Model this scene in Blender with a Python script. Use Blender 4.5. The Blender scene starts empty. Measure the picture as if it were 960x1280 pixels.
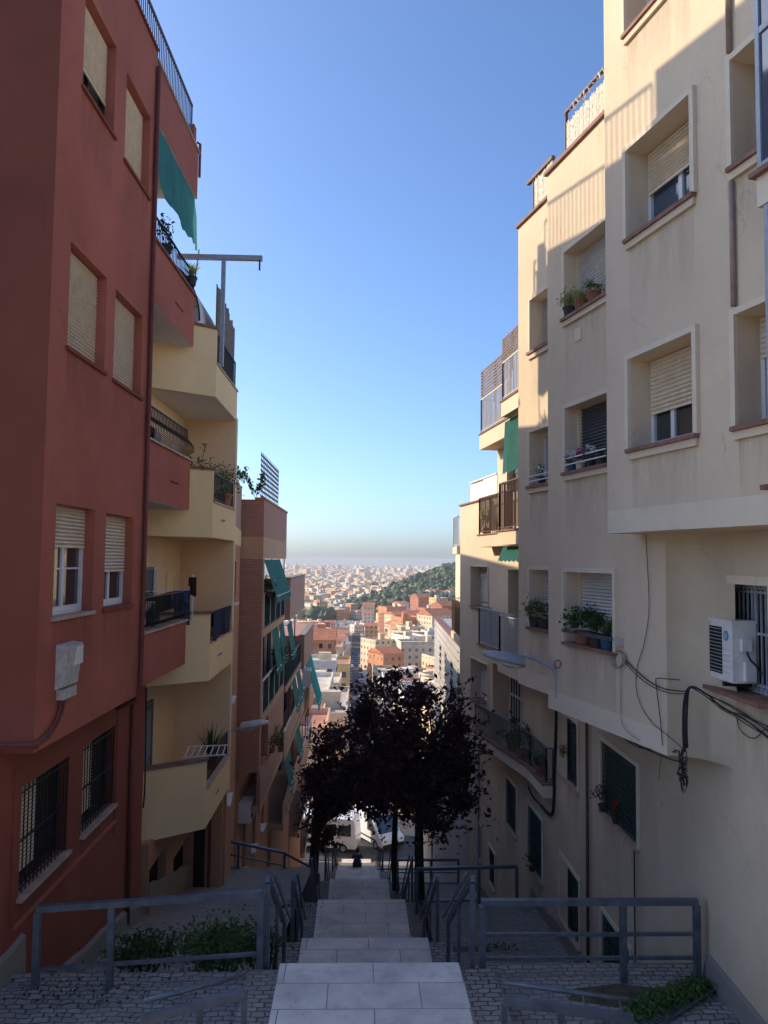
import bpy, math, random
from math import sin, cos, pi, radians, sqrt, atan2, hypot
from mathutils import Vector, Matrix
random.seed(7)
scene = bpy.context.scene
COL = scene.collection
V3 = Vector

# ------------------------------------------------------------------ camera
FPX = 960.0
def norm(v): return v.normalized()
PITCH, YAW, ROLL = math.atan(60/960), math.atan(28/960), radians(0.6)
fwd0 = V3((sin(YAW)*cos(PITCH), cos(YAW)*cos(PITCH), sin(PITCH)))
rt0 = V3((cos(YAW), -sin(YAW), 0))
up0 = rt0.cross(fwd0)
# content leans clockwise -> the camera is rolled the other way
rt = rt0*cos(ROLL) + up0*sin(ROLL)
up = up0*cos(ROLL) - rt0*sin(ROLL)
fw = fwd0
def ray(u, v): return fw*FPX + rt*(u-480) + up*(640-v)
def at_d(u, v, d):
    r = ray(u, v); return r*(d/r.y)
def at_z(u, v, z):
    r = ray(u, v); return r*(z/r.z)
cam = bpy.data.cameras.new('camera'); cam.sensor_fit = 'HORIZONTAL'; cam.sensor_width = 36
cam.lens = 36.0; cam.clip_start = 0.05; cam.clip_end = 30000
camo = bpy.data.objects.new('camera', cam); COL.objects.link(camo)
camo.matrix_world = Matrix((( rt.x, up.x, -fw.x, 0), (rt.y, up.y, -fw.y, 0), (rt.z, up.z, -fw.z, 0), (0,0,0,1)))
scene.camera = camo

# ------------------------------------------------------------------ mesh builder
class MB:
    def __init__(s): s.v=[]; s.f=[]; s.m=[]; s.st=[]
    def add(s, vs, fs, mi=0, st=None):
        b=len(s.v); s.v.extend([tuple(p) for p in vs])
        for k,f in enumerate(fs):
            s.f.append([b+i for i in f]); s.m.append(mi); s.st.append(st if st else [0]*len(f))
    def quad(s,a,b,c,d,mi=0,st=None): s.add([a,b,c,d],[(0,1,2,3)],mi,st)
    def hexa(s, p, mi=0):   # p: 8 points, bottom ring 0-3, top ring 4-7
        s.add(p,[(3,2,1,0),(4,5,6,7),(0,1,5,4),(1,2,6,5),(2,3,7,6),(3,0,4,7)],mi)
    def box(s,x0,x1,y0,y1,z0,z1,mi=0):
        s.hexa([(x0,y0,z0),(x1,y0,z0),(x1,y1,z0),(x0,y1,z0),(x0,y0,z1),(x1,y0,z1),(x1,y1,z1),(x0,y1,z1)],mi)
    def obox(s,c,a,b,h,mi=0):   # centre, half vectors
        c=V3(c);a=V3(a);b=V3(b);h=V3(h)
        s.hexa([c-a-b-h,c+a-b-h,c+a+b-h,c-a+b-h,c-a-b+h,c+a-b+h,c+a+b+h,c-a+b+h],mi)
    def fbox(s,F,s0,s1,z0,z1,o0,o1,mi=0):
        s.hexa([F.P(s0,z0,o0),F.P(s1,z0,o0),F.P(s1,z0,o1),F.P(s0,z0,o1),F.P(s0,z1,o0),F.P(s1,z1,o0),F.P(s1,z1,o1),F.P(s0,z1,o1)],mi)
    def prism(s,poly,z0,z1,mi=0,top=True,bot=True):
        n=len(poly)
        def zz(z,i): return z[i] if isinstance(z,(list,tuple)) else z
        vs=[(p[0],p[1],zz(z0,i)) for i,p in enumerate(poly)]+[(p[0],p[1],zz(z1,i)) for i,p in enumerate(poly)]
        fs=[(i,(i+1)%n,n+(i+1)%n,n+i) for i in range(n)]
        if top: fs.append(tuple(range(n,2*n)))
        if bot: fs.append(tuple(range(n-1,-1,-1)))
        s.add(vs,fs,mi)
    def bar(s,a,b,w,h=None,mi=0,upv=(0,0,1)):
        a=V3(a);b=V3(b);t=(b-a)
        if t.length<1e-6: return
        t.normalize(); u_=V3(upv)
        if abs(t.dot(u_))>0.98: u_=V3((0,1,0))
        sd=t.cross(u_).normalized(); uu=sd.cross(t)
        h=h or w; sd=sd*(w/2); uu=uu*(h/2)
        s.hexa([a-sd-uu,a+sd-uu,b+sd-uu,b-sd-uu,a-sd+uu,a+sd+uu,b+sd+uu,b-sd+uu],mi)
    def tube(s,pts,r,n=6,mi=0,caps=True):
        pts=[V3(p) for p in pts]; m=len(pts); rs=r if isinstance(r,(list,tuple)) else [r]*m
        vs=[];fs=[]
        prev=None
        for i,p in enumerate(pts):
            t=(pts[min(i+1,m-1)]-pts[max(i-1,0)])
            if t.length<1e-9: t=V3((0,0,1))
            t.normalize()
            if prev is None:
                a=V3((0,0,1)) if abs(t.z)<0.9 else V3((1,0,0))
                sd=t.cross(a).normalized()
            else:
                sd=(prev-t*prev.dot(t))
                sd=sd.normalized() if sd.length>1e-6 else t.orthogonal().normalized()
            prev=sd; uu=t.cross(sd)
            for k in range(n):
                an=2*pi*k/n; vs.append(p+(sd*cos(an)+uu*sin(an))*rs[i])
        for i in range(m-1):
            for k in range(n):
                k2=(k+1)%n; fs.append((i*n+k,i*n+k2,(i+1)*n+k2,(i+1)*n+k))
        if caps: fs.append(tuple(range(n-1,-1,-1))); fs.append(tuple((m-1)*n+k for k in range(n)))
        s.add(vs,fs,mi)
    def lathe(s,c,prof,n=12,mi=0,axis=None):
        c=V3(c); vs=[];fs=[]
        if axis is None: A,B,Z=V3((1,0,0)),V3((0,1,0)),V3((0,0,1))
        else:
            Z=V3(axis).normalized(); A=Z.orthogonal().normalized(); B=Z.cross(A)
        for r,z in prof:
            for k in range(n):
                an=2*pi*k/n; vs.append(c+A*(r*cos(an))+B*(r*sin(an))+Z*z)
        for i in range(len(prof)-1):
            for k in range(n):
                k2=(k+1)%n; fs.append((i*n+k,i*n+k2,(i+1)*n+k2,(i+1)*n+k))
        fs.append(tuple(range(n-1,-1,-1))); fs.append(tuple((len(prof)-1)*n+k for k in range(n)))
        s.add(vs,fs,mi)
    def leaf(s,c,size,rnd,mi=0,flat=0.0,nrm=None):
        c=V3(c)
        n_=V3((rnd.gauss(0,1),rnd.gauss(0,1),rnd.gauss(0,1)+flat)); n_=n_.normalized() if n_.length>0 else V3((0,0,1))
        a=n_.orthogonal().normalized(); an=rnd.uniform(0,2*pi); b=n_.cross(a)
        d=a*cos(an)+b*sin(an); e=n_.cross(d)
        L=size*rnd.uniform(.7,1.3); W=L*rnd.uniform(.42,.6)
        s.add([c-d*L*.5,c+e*W*.5-d*L*.05+n_*L*.06,c+d*L*.5-n_*L*.1,c-e*W*.5-d*L*.05+n_*L*.06],[(0,1,2,3)],mi)
    def build(s,name,mats,parent=None,loc=None,smooth=False,auto=None):
        me=bpy.data.meshes.new(name)
        L=V3(loc) if loc is not None else (WLOC(parent) if parent else V3((0,0,0)))
        me.from_pydata([(p[0]-L.x,p[1]-L.y,p[2]-L.z) for p in s.v],[],s.f)
        if not isinstance(mats,(list,tuple)): mats=[mats]
        for m in mats: me.materials.append(m)
        if len(mats)>1: me.polygons.foreach_set('material_index',s.m)
        uv=me.uv_layers.new(name='UVMap'); uvd=[0.0]*(2*len(me.loops))
        has=any(any(x) for x in s.st)
        sd=[0.0]*len(me.loops) if has else None
        me.update()
        for p in me.polygons:
            n_=p.normal
            if abs(n_.z)>0.72: ax=None
            else:
                t=V3((-n_.y,n_.x,0)).normalized()
                if abs(t.x)>abs(t.y):
                    if t.x<0: t=-t
                elif t.y<0: t=-t
                ax=t
            for j,li in enumerate(p.loop_indices):
                co=s.v[me.loops[li].vertex_index]
                if ax is None: uvd[2*li]=co[0]; uvd[2*li+1]=co[1]
                else: uvd[2*li]=co[0]*ax.x+co[1]*ax.y; uvd[2*li+1]=co[2]
                if has: sd[li]=s.st[p.index][j]
        uv.data.foreach_set('uv',uvd)
        if has:
            at=me.attributes.new('stain','FLOAT','CORNER'); at.data.foreach_set('value',sd)
        if smooth: me.polygons.foreach_set('use_smooth',[True]*len(me.polygons))
        o=bpy.data.objects.new(name,me); COL.objects.link(o)
        if parent: o.parent=parent
        if loc is not None: o.location=L-(WLOC(parent) if parent else V3((0,0,0)))
        return o
def WLOC(o):
    L=V3((0,0,0))
    while o is not None: L=L+o.location; o=o.parent
    return L
def tag(o,label=None,cat=None,group=None,kind=None):
    if label: o['label']=label
    if cat: o['category']=cat
    if group: o['group']=group
    if kind: o['kind']=kind
    return o
def thing(name,loc,label,cat,group=None):
    o=bpy.data.objects.new(name,None); COL.objects.link(o); o.location=loc; o.empty_display_size=.2
    return tag(o,label,cat,group)
def structure(name,mb,mats,**k):
    o=mb.build(name,mats,**k); o['kind']='structure'; return o
def copy_tree(o,parent=None):
    c=o.copy(); COL.objects.link(c); c.parent=parent
    for ch in list(o.children): copy_tree(ch,c)
    return c

# ------------------------------------------------------------------ facade frame
class F:
    """vertical plane p0->p1; out = unit normal towards the street"""
    def __init__(s,x0,y0,x1,y1,side):
        s.p=V3((x0,y0,0)); s.t=V3((x1-x0,y1-y0,0)); s.L=s.t.length; s.t.normalize()
        s.n=V3((-s.t.y,s.t.x,0))
        if s.n.x*side<0: s.n=-s.n
    def P(s,a,z,o=0): q=s.p+s.t*a+s.n*o; return V3((q.x,q.y,z))
    def hit(s,u,v,o=0):
        r=ray(u,v); pp=s.p+s.n*o
        k=pp.dot(s.n)/r.dot(s.n); q=r*k
        return ((q-pp).dot(s.t), q.z)
    def pt(s,u,v,o=0):
        a,z=s.hit(u,v,o); return s.P(a,z,o)
    def rect(s,u0,u1,uz,vt,vb):
        """opening from picture columns u0..u1, heights read at column uz"""
        zt=s.hit(uz,vt)[1]; zb=s.hit(uz,vb)[1]; vm=(vt+vb)/2
        a=s.hit(u0,vm)[0]; b=s.hit(u1,vm)[0]
        return (min(a,b),max(a,b),zb,zt)

# ------------------------------------------------------------------ materials
def lin(c):
    return tuple(((x/255)/12.92 if x/255<=.04045 else (((x/255)+.055)/1.055)**2.4) for x in c)
class N:
    def __init__(s,name):
        m=bpy.data.materials.new(name); m.use_nodes=True; s.m=m; s.t=m.node_tree; s.b=s.t.nodes['Principled BSDF']
    def n(s,ty,**k):
        x=s.t.nodes.new(ty)
        for a,b in k.items():
            if a.startswith('i_'):
                key=a[2:].replace('_',' '); x.inputs[key].default_value=b
            else: setattr(x,a,b)
        return x
    def l(s,a,b): s.t.links.new(a,b)
    def mix(s,fac,a,b,mode='MIX'):
        x=s.n('ShaderNodeMix',data_type='RGBA',blend_type=mode)
        for k,v in ((0,fac),(6,a),(7,b)):
            if hasattr(v,'is_linked'): s.l(v,x.inputs[k])
            elif k==0: x.inputs[0].default_value=v
            else: x.inputs[k].default_value=(*v,1) if len(v)==3 else v
        return x.outputs[2]
    def ramp(s,v,p0,p1,c0=(0,0,0,1),c1=(1,1,1,1)):
        x=s.n('ShaderNodeValToRGB'); x.color_ramp.elements[0].position=p0; x.color_ramp.elements[1].position=p1
        x.color_ramp.elements[0].color=c0; x.color_ramp.elements[1].color=c1; s.l(v,x.inputs[0]); return x.outputs[0]
    def noise(s,vec,scale,detail=4,rough=.6):
        x=s.n('ShaderNodeTexNoise'); x.inputs['Scale'].default_value=scale; x.inputs['Detail'].default_value=detail; x.inputs['Roughness'].default_value=rough
        if vec is not None: s.l(vec,x.inputs['Vector'])
        return x.outputs[0]
    def mapping(s,vec,sc=(1,1,1),loc=(0,0,0)):
        x=s.n('ShaderNodeMapping'); x.inputs['Scale'].default_value=sc; x.inputs['Location'].default_value=loc; s.l(vec,x.inputs['Vector']); return x.outputs[0]
    def obj(s): return s.n('ShaderNodeTexCoord').outputs['Object']
    def uv(s): return s.n('ShaderNodeTexCoord').outputs['UV']
    def bump(s,h,strength=.3,dist=.02):
        x=s.n('ShaderNodeBump'); x.inputs['Strength'].default_value=strength; x.inputs['Distance'].default_value=dist
        s.l(h,x.inputs['Height']); s.l(x.outputs[0],s.b.inputs['Normal'])
    def col(s,c):
        if hasattr(c,'is_linked'): s.l(c,s.b.inputs['Base Color'])
        else: s.b.inputs['Base Color'].default_value=(*c,1)
MATS={}
def plain(name,c,rough=.6,metal=0,var=.12,scale=8,spec=.3):
    if name in MATS: return MATS[name]
    g=N(name); nz=g.noise(g.obj(),scale)
    dk=tuple(x*(1-var*2) for x in c); br=tuple(min(1,x*(1+var)) for x in c)
    g.col(g.mix(g.ramp(nz,.3,.7),dk,br)); g.b.inputs['Roughness'].default_value=rough; g.b.inputs['Metallic'].default_value=metal
    g.b.inputs['Specular IOR Level'].default_value=spec
    MATS[name]=g.m; return g.m
def stucco(name,c,var=.1,streak=.25,dirt=(.35,.32,.28),grain=.5):
    g=N(name); o=g.obj()
    big=g.ramp(g.noise(o,.45,5,.6),.3,.7); fine=g.noise(o,34,6,.7)
    col=g.mix(big,tuple(x*(1-var) for x in c),tuple(min(1,x*(1+var)) for x in c))
    st0=g.ramp(g.noise(g.mapping(o,(1.3,1.3,.22)),1.3,6,.7),.5,.8); brd=g.ramp(g.noise(o,.35,3),.4,.62)
    sx_=g.n('ShaderNodeMath',operation='MULTIPLY'); g.l(st0,sx_.inputs[0]); g.l(brd,sx_.inputs[1]); st=sx_.outputs[0]
    sm=g.n('ShaderNodeMath',operation='MULTIPLY'); g.l(st,sm.inputs[0]); sm.inputs[1].default_value=streak
    dk=tuple(x*d for x,d in zip(c,dirt)); col=g.mix(sm.outputs[0],col,tuple(x*.62 for x in c))
    # run-off below sills: attribute "stain" (1 under a sill, fading down) broken up by vertical streaks
    at=g.n('ShaderNodeAttribute',attribute_name='stain')
    s2=g.ramp(g.noise(g.mapping(o,(2.4,2.4,.42)),1.9,7,.75),.36,.74)
    mm=g.n('ShaderNodeMath',operation='MULTIPLY'); g.l(at.outputs['Fac'],mm.inputs[0]); g.l(s2,mm.inputs[1])
    m3=g.n('ShaderNodeMath',operation='MULTIPLY'); g.l(mm.outputs[0],m3.inputs[0]); m3.inputs[1].default_value=.75
    col=g.mix(m3.outputs[0],col,dk)
    mott=g.ramp(g.noise(o,5.5,6,.7),.35,.75); col=g.mix(mott,col,g.mix(.82,tuple(x*.7 for x in c),col))
    # repainted patches and hairline cracks
    pv_=g.n('ShaderNodeTexVoronoi'); pv_.inputs['Scale'].default_value=.42; dn=g.n('ShaderNodeTexNoise'); dn.inputs['Scale'].default_value=1.1; dn.inputs['Detail'].default_value=5; g.l(o,dn.inputs['Vector'])
    dd=g.n('ShaderNodeVectorMath',operation='MULTIPLY_ADD'); g.l(dn.outputs['Color'],dd.inputs[0]); dd.inputs[1].default_value=(1.1,1.1,1.1); g.l(o,dd.inputs[2]); g.l(dd.outputs[0],pv_.inputs['Vector'])
    sp_=g.n('ShaderNodeSeparateColor'); g.l(pv_.outputs['Color'],sp_.inputs[0])
    pf=g.ramp(sp_.outputs[0],.55,.6); pm=g.n('ShaderNodeMath',operation='MULTIPLY'); g.l(pf,pm.inputs[0]); pm.inputs[1].default_value=.16
    col=g.mix(pm.outputs[0],col,tuple(min(1,x*.78) for x in c))
    ve=g.n('ShaderNodeTexVoronoi',feature='DISTANCE_TO_EDGE'); ve.inputs['Scale'].default_value=.55; g.l(dd.outputs[0],ve.inputs['Vector'])
    cr=g.ramp(ve.outputs['Distance'],.0,.008,(1,1,1,1),(0,0,0,1)); cm=g.n('ShaderNodeMath',operation='MULTIPLY'); g.l(cr,cm.inputs[0]); g.l(g.ramp(g.noise(o,.7,2),.52,.6),cm.inputs[1])
    c2=g.n('ShaderNodeMath',operation='MULTIPLY'); g.l(cm.outputs[0],c2.inputs[0]); c2.inputs[1].default_value=.28
    col=g.mix(c2.outputs[0],col,tuple(x*.35 for x in c))
    g.col(col); g.b.inputs['Roughness'].default_value=.9; g.b.inputs['Specular IOR Level'].default_value=.15
    g.bump(fine,grain,.008); MATS[name]=g.m; return g.m
def brick(name,c1,c2,mortar,bw=.24,bh=.065,ms=.012,bumps=.5):
    g=N(name); b=g.n('ShaderNodeTexBrick'); g.l(g.uv(),b.inputs['Vector'])
    b.inputs['Scale'].default_value=1; b.inputs['Brick Width'].default_value=bw; b.inputs['Row Height'].default_value=bh
    b.inputs['Mortar Size'].default_value=ms; b.inputs['Mortar Smooth'].default_value=.2
    b.inputs['Color1'].default_value=(*c1,1); b.inputs['Color2'].default_value=(*c2,1); b.inputs['Mortar'].default_value=(*mortar,1)
    nz=g.ramp(g.noise(g.obj(),1.1,5),.3,.75)
    g.col(g.mix(nz,b.outputs['Color'],g.mix(.75,tuple(x*.6 for x in c1),b.outputs['Color'])))
    g.b.inputs['Roughness'].default_value=.85; g.bump(b.outputs['Fac'],-bumps,.01); MATS[name]=g.m; return g.m
def cobble(name):
    g=N(name); uv=g.uv()
    dst=g.n('ShaderNodeVectorMath',operation='ADD'); nz=g.n('ShaderNodeTexNoise'); nz.inputs['Scale'].default_value=3.2; g.l(uv,nz.inputs['Vector'])
    sc=g.n('ShaderNodeVectorMath',operation='SCALE'); g.l(nz.outputs['Color'],sc.inputs[0]); sc.inputs['Scale'].default_value=.15
    g.l(uv,dst.inputs[0]); g.l(sc.outputs[0],dst.inputs[1])
    b=g.n('ShaderNodeTexBrick'); g.l(dst.outputs[0],b.inputs['Vector'])
    b.inputs['Scale'].default_value=1; b.inputs['Brick Width'].default_value=.16; b.inputs['Row Height'].default_value=.092
    b.inputs['Mortar Size'].default_value=.011; b.inputs['Mortar Smooth'].default_value=.45
    b.inputs['Color1'].default_value=(.37,.345,.32,1); b.inputs['Color2'].default_value=(.23,.215,.20,1); b.inputs['Mortar'].default_value=(.06,.055,.05,1)
    big=g.ramp(g.noise(g.obj(),.8,5),.35,.7); sm=g.noise(g.obj(),22,5,.7)
    c=g.mix(big,b.outputs['Color'],g.mix(.55,b.outputs['Color'],(.32,.29,.26)))
    c=g.mix(g.ramp(sm,.4,.8),c,(.13,.12,.11)) if False else c
    g.col(c); g.b.inputs['Roughness'].default_value=.75
    mx=g.n('ShaderNodeMath',operation='MULTIPLY_ADD'); g.l(b.outputs['Fac'],mx.inputs[0]); mx.inputs[1].default_value=-1; g.l(sm,mx.inputs[2])
    g.bump(mx.outputs[0],.9,.025); MATS[name]=g.m; return g.m
def slabstone(name):
    g=N(name); b=g.n('ShaderNodeTexBrick'); g.l(g.mapping(g.uv(),(1,1,1),(.31,.03,0)),b.inputs['Vector'])
    b.inputs['Scale'].default_value=1; b.inputs['Brick Width'].default_value=1.02; b.inputs['Row Height'].default_value=.5
    b.inputs['Mortar Size'].default_value=.006; b.inputs['Mortar Smooth'].default_value=.1
    b.inputs['Color1'].default_value=(.88,.80,.70,1); b.inputs['Color2'].default_value=(.78,.70,.61,1); b.inputs['Mortar'].default_value=(.16,.15,.145,1)
    o=g.obj(); big=g.ramp(g.noise(o,1.3,6,.65),.35,.7); sp=g.ramp(g.noise(o,14,4,.6),.70,.76)
    c=g.mix(big,b.outputs['Color'],g.mix(.75,b.outputs['Color'],(.42,.39,.36))); drt=g.ramp(g.noise(o,4.2,7,.75),.5,.78); c=g.mix(drt,c,g.mix(.55,c,(.24,.21,.18)))
    c=g.mix(sp,c,(.2,.19,.18)); g.col(c); g.b.inputs['Roughness'].default_value=.7
    g.bump(g.noise(o,60,4,.7),.25,.004); MATS[name]=g.m; return g.m
def glassy(name,c=(.03,.035,.04),rough=.06):
    g=N(name); g.col(c); g.b.inputs['Roughness'].default_value=rough; g.b.inputs['Specular IOR Level'].default_value=.8
    g.bump(g.noise(g.obj(),1.5,2),.06,.02); MATS[name]=g.m; return g.m
def leafmat(name,c1,c2,trans=.25):
    g=N(name); nz=g.noise(g.obj(),3.2,3); n2=g.noise(g.obj(),40,2)
    mxx=g.mix(g.ramp(nz,.35,.65),c1,c2); g.col(g.mix(g.ramp(n2,.4,.6),mxx,tuple(x*1.5 for x in c2)))
    g.b.inputs['Roughness'].default_value=.55; g.b.inputs['Specular IOR Level'].default_value=.25
    t=g.n('ShaderNodeBsdfTranslucent'); t.inputs[0].default_value=(*[x*1.6 for x in c2],1)
    mx=g.n('ShaderNodeMixShader'); mx.inputs[0].default_value=trans; g.l(g.b.outputs[0],mx.inputs[1]); g.l(t.outputs[0],mx.inputs[2])
    out=[x for x in g.t.nodes if x.type=='OUTPUT_MATERIAL'][0]; g.l(mx.outputs[0],out.inputs[0]); MATS[name]=g.m; return g.m
def cloth(name,c,rib=0):
    g=N(name); o=g.obj(); w=g.noise(g.mapping(o,(60,60,60)),1,2); b=g.ramp(g.noise(o,2.2,5),.3,.7)
    g.col(g.mix(b,tuple(x*.8 for x in c),tuple(min(1,x*1.12) for x in c))); g.b.inputs['Roughness'].default_value=.85
    g.b.inputs['Specular IOR Level'].default_value=.15
    t=g.n('ShaderNodeBsdfTranslucent'); t.inputs[0].default_value=(*c,1)
    mx=g.n('ShaderNodeMixShader'); mx.inputs[0].default_value=.35; g.l(g.b.outputs[0],mx.inputs[1]); g.l(t.outputs[0],mx.inputs[2])
    out=[x for x in g.t.nodes if x.type=='OUTPUT_MATERIAL'][0]; g.l(mx.outputs[0],out.inputs[0]); MATS[name]=g.m; return g.m

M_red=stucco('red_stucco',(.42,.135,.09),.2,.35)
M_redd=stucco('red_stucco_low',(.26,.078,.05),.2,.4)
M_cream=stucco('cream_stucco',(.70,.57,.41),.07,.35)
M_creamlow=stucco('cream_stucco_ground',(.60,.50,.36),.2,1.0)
M_creamlt=stucco('cream_band',(.75,.645,.49),.06,.4)
M_yellow=stucco('yellow_stucco',(.88,.67,.36),.07,.3)
M_beige=stucco('beige_stucco',(.82,.63,.40),.06,.15)
M_orange=stucco('orange_stucco',(.52,.27,.155),.08,.25)
M_white=stucco('white_stucco',(.82,.78,.72),.05,.2)
M_soffit=stucco('grey_soffit',(.72,.70,.67),.05,.15)
M_conc=stucco('grey_concrete',(.25,.23,.205),.15,.4)
M_stonebase=stucco('rubble_plinth',(.30,.25,.20),.25,.5,grain=1.0)
M_greyfac=stucco('grey_facade',(.42,.40,.37),.12,.4)
M_brick=brick('red_brick',(.48,.20,.125),(.39,.145,.09),(.42,.31,.23))
M_brickl=brick('pale_brick',(.52,.26,.17),(.45,.21,.135),(.47,.37,.28))
M_band=stucco('cream_concrete_band',(.55,.36,.22),.06,.2)
M_cobble=cobble('cobbles'); M_slab=slabstone('stair_stone')
M_kerb=stucco('kerb_stone',(.40,.37,.33),.18,.3)
M_asph=plain('asphalt',(.075,.075,.08),.85,var=.2,scale=1.5)
M_soil=plain('soil',(.10,.075,.05),.95,var=.3,scale=5)
M_steel=plain('painted_steel',(.12,.145,.18),.42,.35,.18,6,.5)
M_alu=plain('white_aluminium',(.74,.74,.74),.4,0,.04)
M_slat=plain('beige_slats',(.74,.62,.45),.55,0,.07)
M_slatg=plain('grey_slats',(.10,.11,.125),.5,0,.08)
M_slatw=plain('white_slats',(.66,.65,.62),.5,0,.06)
M_louv=plain('bluegrey_louvres',(.115,.14,.165),.5,0,.1)
M_green=plain('dark_green_paint',(.035,.065,.06),.45,0,.15)
M_black=plain('black_iron',(.022,.022,.025),.5,.2,.2)
M_dark=plain('dark_interior',(.018,.016,.015),.9,0,.2)
M_glass=glassy('window_glass')
M_glassb=glassy('window_glass_blue',(.05,.08,.12),.05)
M_tile=plain('terracotta_tile',(.27,.135,.10),.7,0,.2,6)
M_tilelt=plain('pink_coping',(.52,.36,.28),.7,0,.15,5)
M_awn=cloth('green_awning',(.075,.28,.25))
M_awnb=cloth('turquoise_awning',(.05,.38,.33))
M_awnd=cloth('dark_green_awning',(.035,.15,.13))
M_net=plain('dark_green_mesh',(.015,.04,.04),.95,0,.2,8,.02)
M_bamboo=plain('bamboo_screen',(.78,.70,.57),.8,0,.25,22)
M_wood=plain('weathered_wood',(.22,.15,.10),.75,0,.3,12)
M_lamp=plain('lamp_grey',(.36,.40,.45),.4,.1,.1)
M_lampw=plain('lamp_pale',(.62,.62,.60),.4,0,.08)
M_cable=plain('black_cable',(.02,.02,.022),.6)
M_cableg=plain('grey_cable',(.30,.28,.25),.6)
M_pipe=plain('pinkbrown_pipe',(.36,.26,.22),.6)
M_pipered=plain('red_pipe',(.20,.055,.04),.6)
M_pipebr=plain('brown_pipe',(.13,.08,.06),.6)
M_box=plain('pale_plastic',(.52,.50,.46),.6,0,.15,12)
M_acw=plain('ac_white',(.74,.73,.70),.45,0,.06,10)
M_leafg=leafmat('green_leaves',(.035,.075,.022),(.075,.13,.035))
M_leafd=leafmat('dark_green_leaves',(.018,.042,.014),(.04,.075,.022))
M_leafy=leafmat('yellow_green_leaves',(.12,.16,.04),(.22,.25,.08))
M_leafp=leafmat('purple_leaves',(.022,.010,.014),(.045,.018,.025),.25)
M_bark=plain('dark_bark',(.030,.024,.022),.9,0,.35,9)
M_flw=plain('white_petals',(.75,.72,.72),.6); M_flp=plain('pink_petals',(.55,.10,.25),.6); M_flr=plain('red_petals',(.5,.02,.015),.6); M_flm=plain('purple_petals',(.16,.02,.10),.6)
M_pot=plain('clay_pot',(.33,.14,.08),.8,0,.2); M_potd=plain('dark_pot',(.06,.055,.055),.7); M_potb=plain('blue_pot',(.03,.10,.20),.45); M_potw=plain('white_pot',(.6,.58,.54),.6)
M_denim=cloth('blue_cloth',(.06,.10,.22)); M_navy=cloth('navy_sheet',(.03,.04,.09)); M_brownc=cloth('brown_cloth',(.05,.03,.025))
M_tyre=plain('tyre',(.02,.02,.02),.8); M_carw=plain('white_paint',(.78,.78,.78),.25,0,.02,2,.5)

M_redshade=stucco('red_side_shade',(.24,.072,.045),.15,.3)  # red render darkened to carry the shade of the side face
SKYS,SUNS,EXPO=.096,2.0,1.5
# ------------------------------------------------------------------ building pieces
def wall(mb,Fc,s0,s1,z0,z1,holes=(),rev=.15,back=3.0,stain=True,mi=0,ends=True,revs=None):
    """solid block with a facade pierced by openings"""
    cs={s0,s1}; cz={z0,z1}
    stn=[]
    for k,h in enumerate(holes):
        cs|={max(s0,h[0]),min(s1,h[1])}; cz|={max(z0,h[2]),min(z1,h[3])}
        if stain: zz=max(z0,h[2]-1.15); cz.add(zz); stn.append((h[0],h[1],zz,h[2]))
    cs=sorted(c for c in cs if s0<=c<=s1); cz=sorted(c for c in cz if z0<=c<=z1)
    for i in range(len(cs)-1):
        for j in range(len(cz)-1):
            a,b,c,d=cs[i],cs[i+1],cz[j],cz[j+1]
            if b-a<1e-5 or d-c<1e-5: continue
            ms,mz=(a+b)/2,(c+d)/2
            if any(h[0]<ms<h[1] and h[2]<mz<h[3] for h in holes): continue
            st=None
            for q in stn:
                if q[0]<ms<q[1] and q[2]<mz<q[3]:
                    f=lambda z:max(0,min(1,(z-q[2])/(q[3]-q[2])))
                    st=[f(c),f(c),f(d),f(d)]
            mb.quad(Fc.P(a,c),Fc.P(b,c),Fc.P(b,d),Fc.P(a,d),mi,st)
    for k,h in enumerate(holes):
        r=-(revs[k] if revs else rev); a,b,c,d=max(s0,h[0]),min(s1,h[1]),max(z0,h[2]),min(z1,h[3])
        mb.quad(Fc.P(a,c),Fc.P(a,d),Fc.P(a,d,r),Fc.P(a,c,r),mi); mb.quad(Fc.P(b,c),Fc.P(b,d),Fc.P(b,d,r),Fc.P(b,c,r),mi)
        mb.quad(Fc.P(a,c),Fc.P(b,c),Fc.P(b,c,r),Fc.P(a,c,r),mi); mb.quad(Fc.P(a,d),Fc.P(b,d),Fc.P(b,d,r),Fc.P(a,d,r),mi)
    B=-back
    mb.quad(Fc.P(s0,z0,B),Fc.P(s1,z0,B),Fc.P(s1,z1,B),Fc.P(s0,z1,B),mi)
    mb.quad(Fc.P(s0,z1),Fc.P(s1,z1),Fc.P(s1,z1,B),Fc.P(s0,z1,B),mi)
    mb.quad(Fc.P(s0,z0),Fc.P(s1,z0),Fc.P(s1,z0,B),Fc.P(s0,z0,B),mi)
    if ends:
        for s in (s0,s1): mb.quad(Fc.P(s,z0),Fc.P(s,z1),Fc.P(s,z1,B),Fc.P(s,z0,B),mi)
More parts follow.
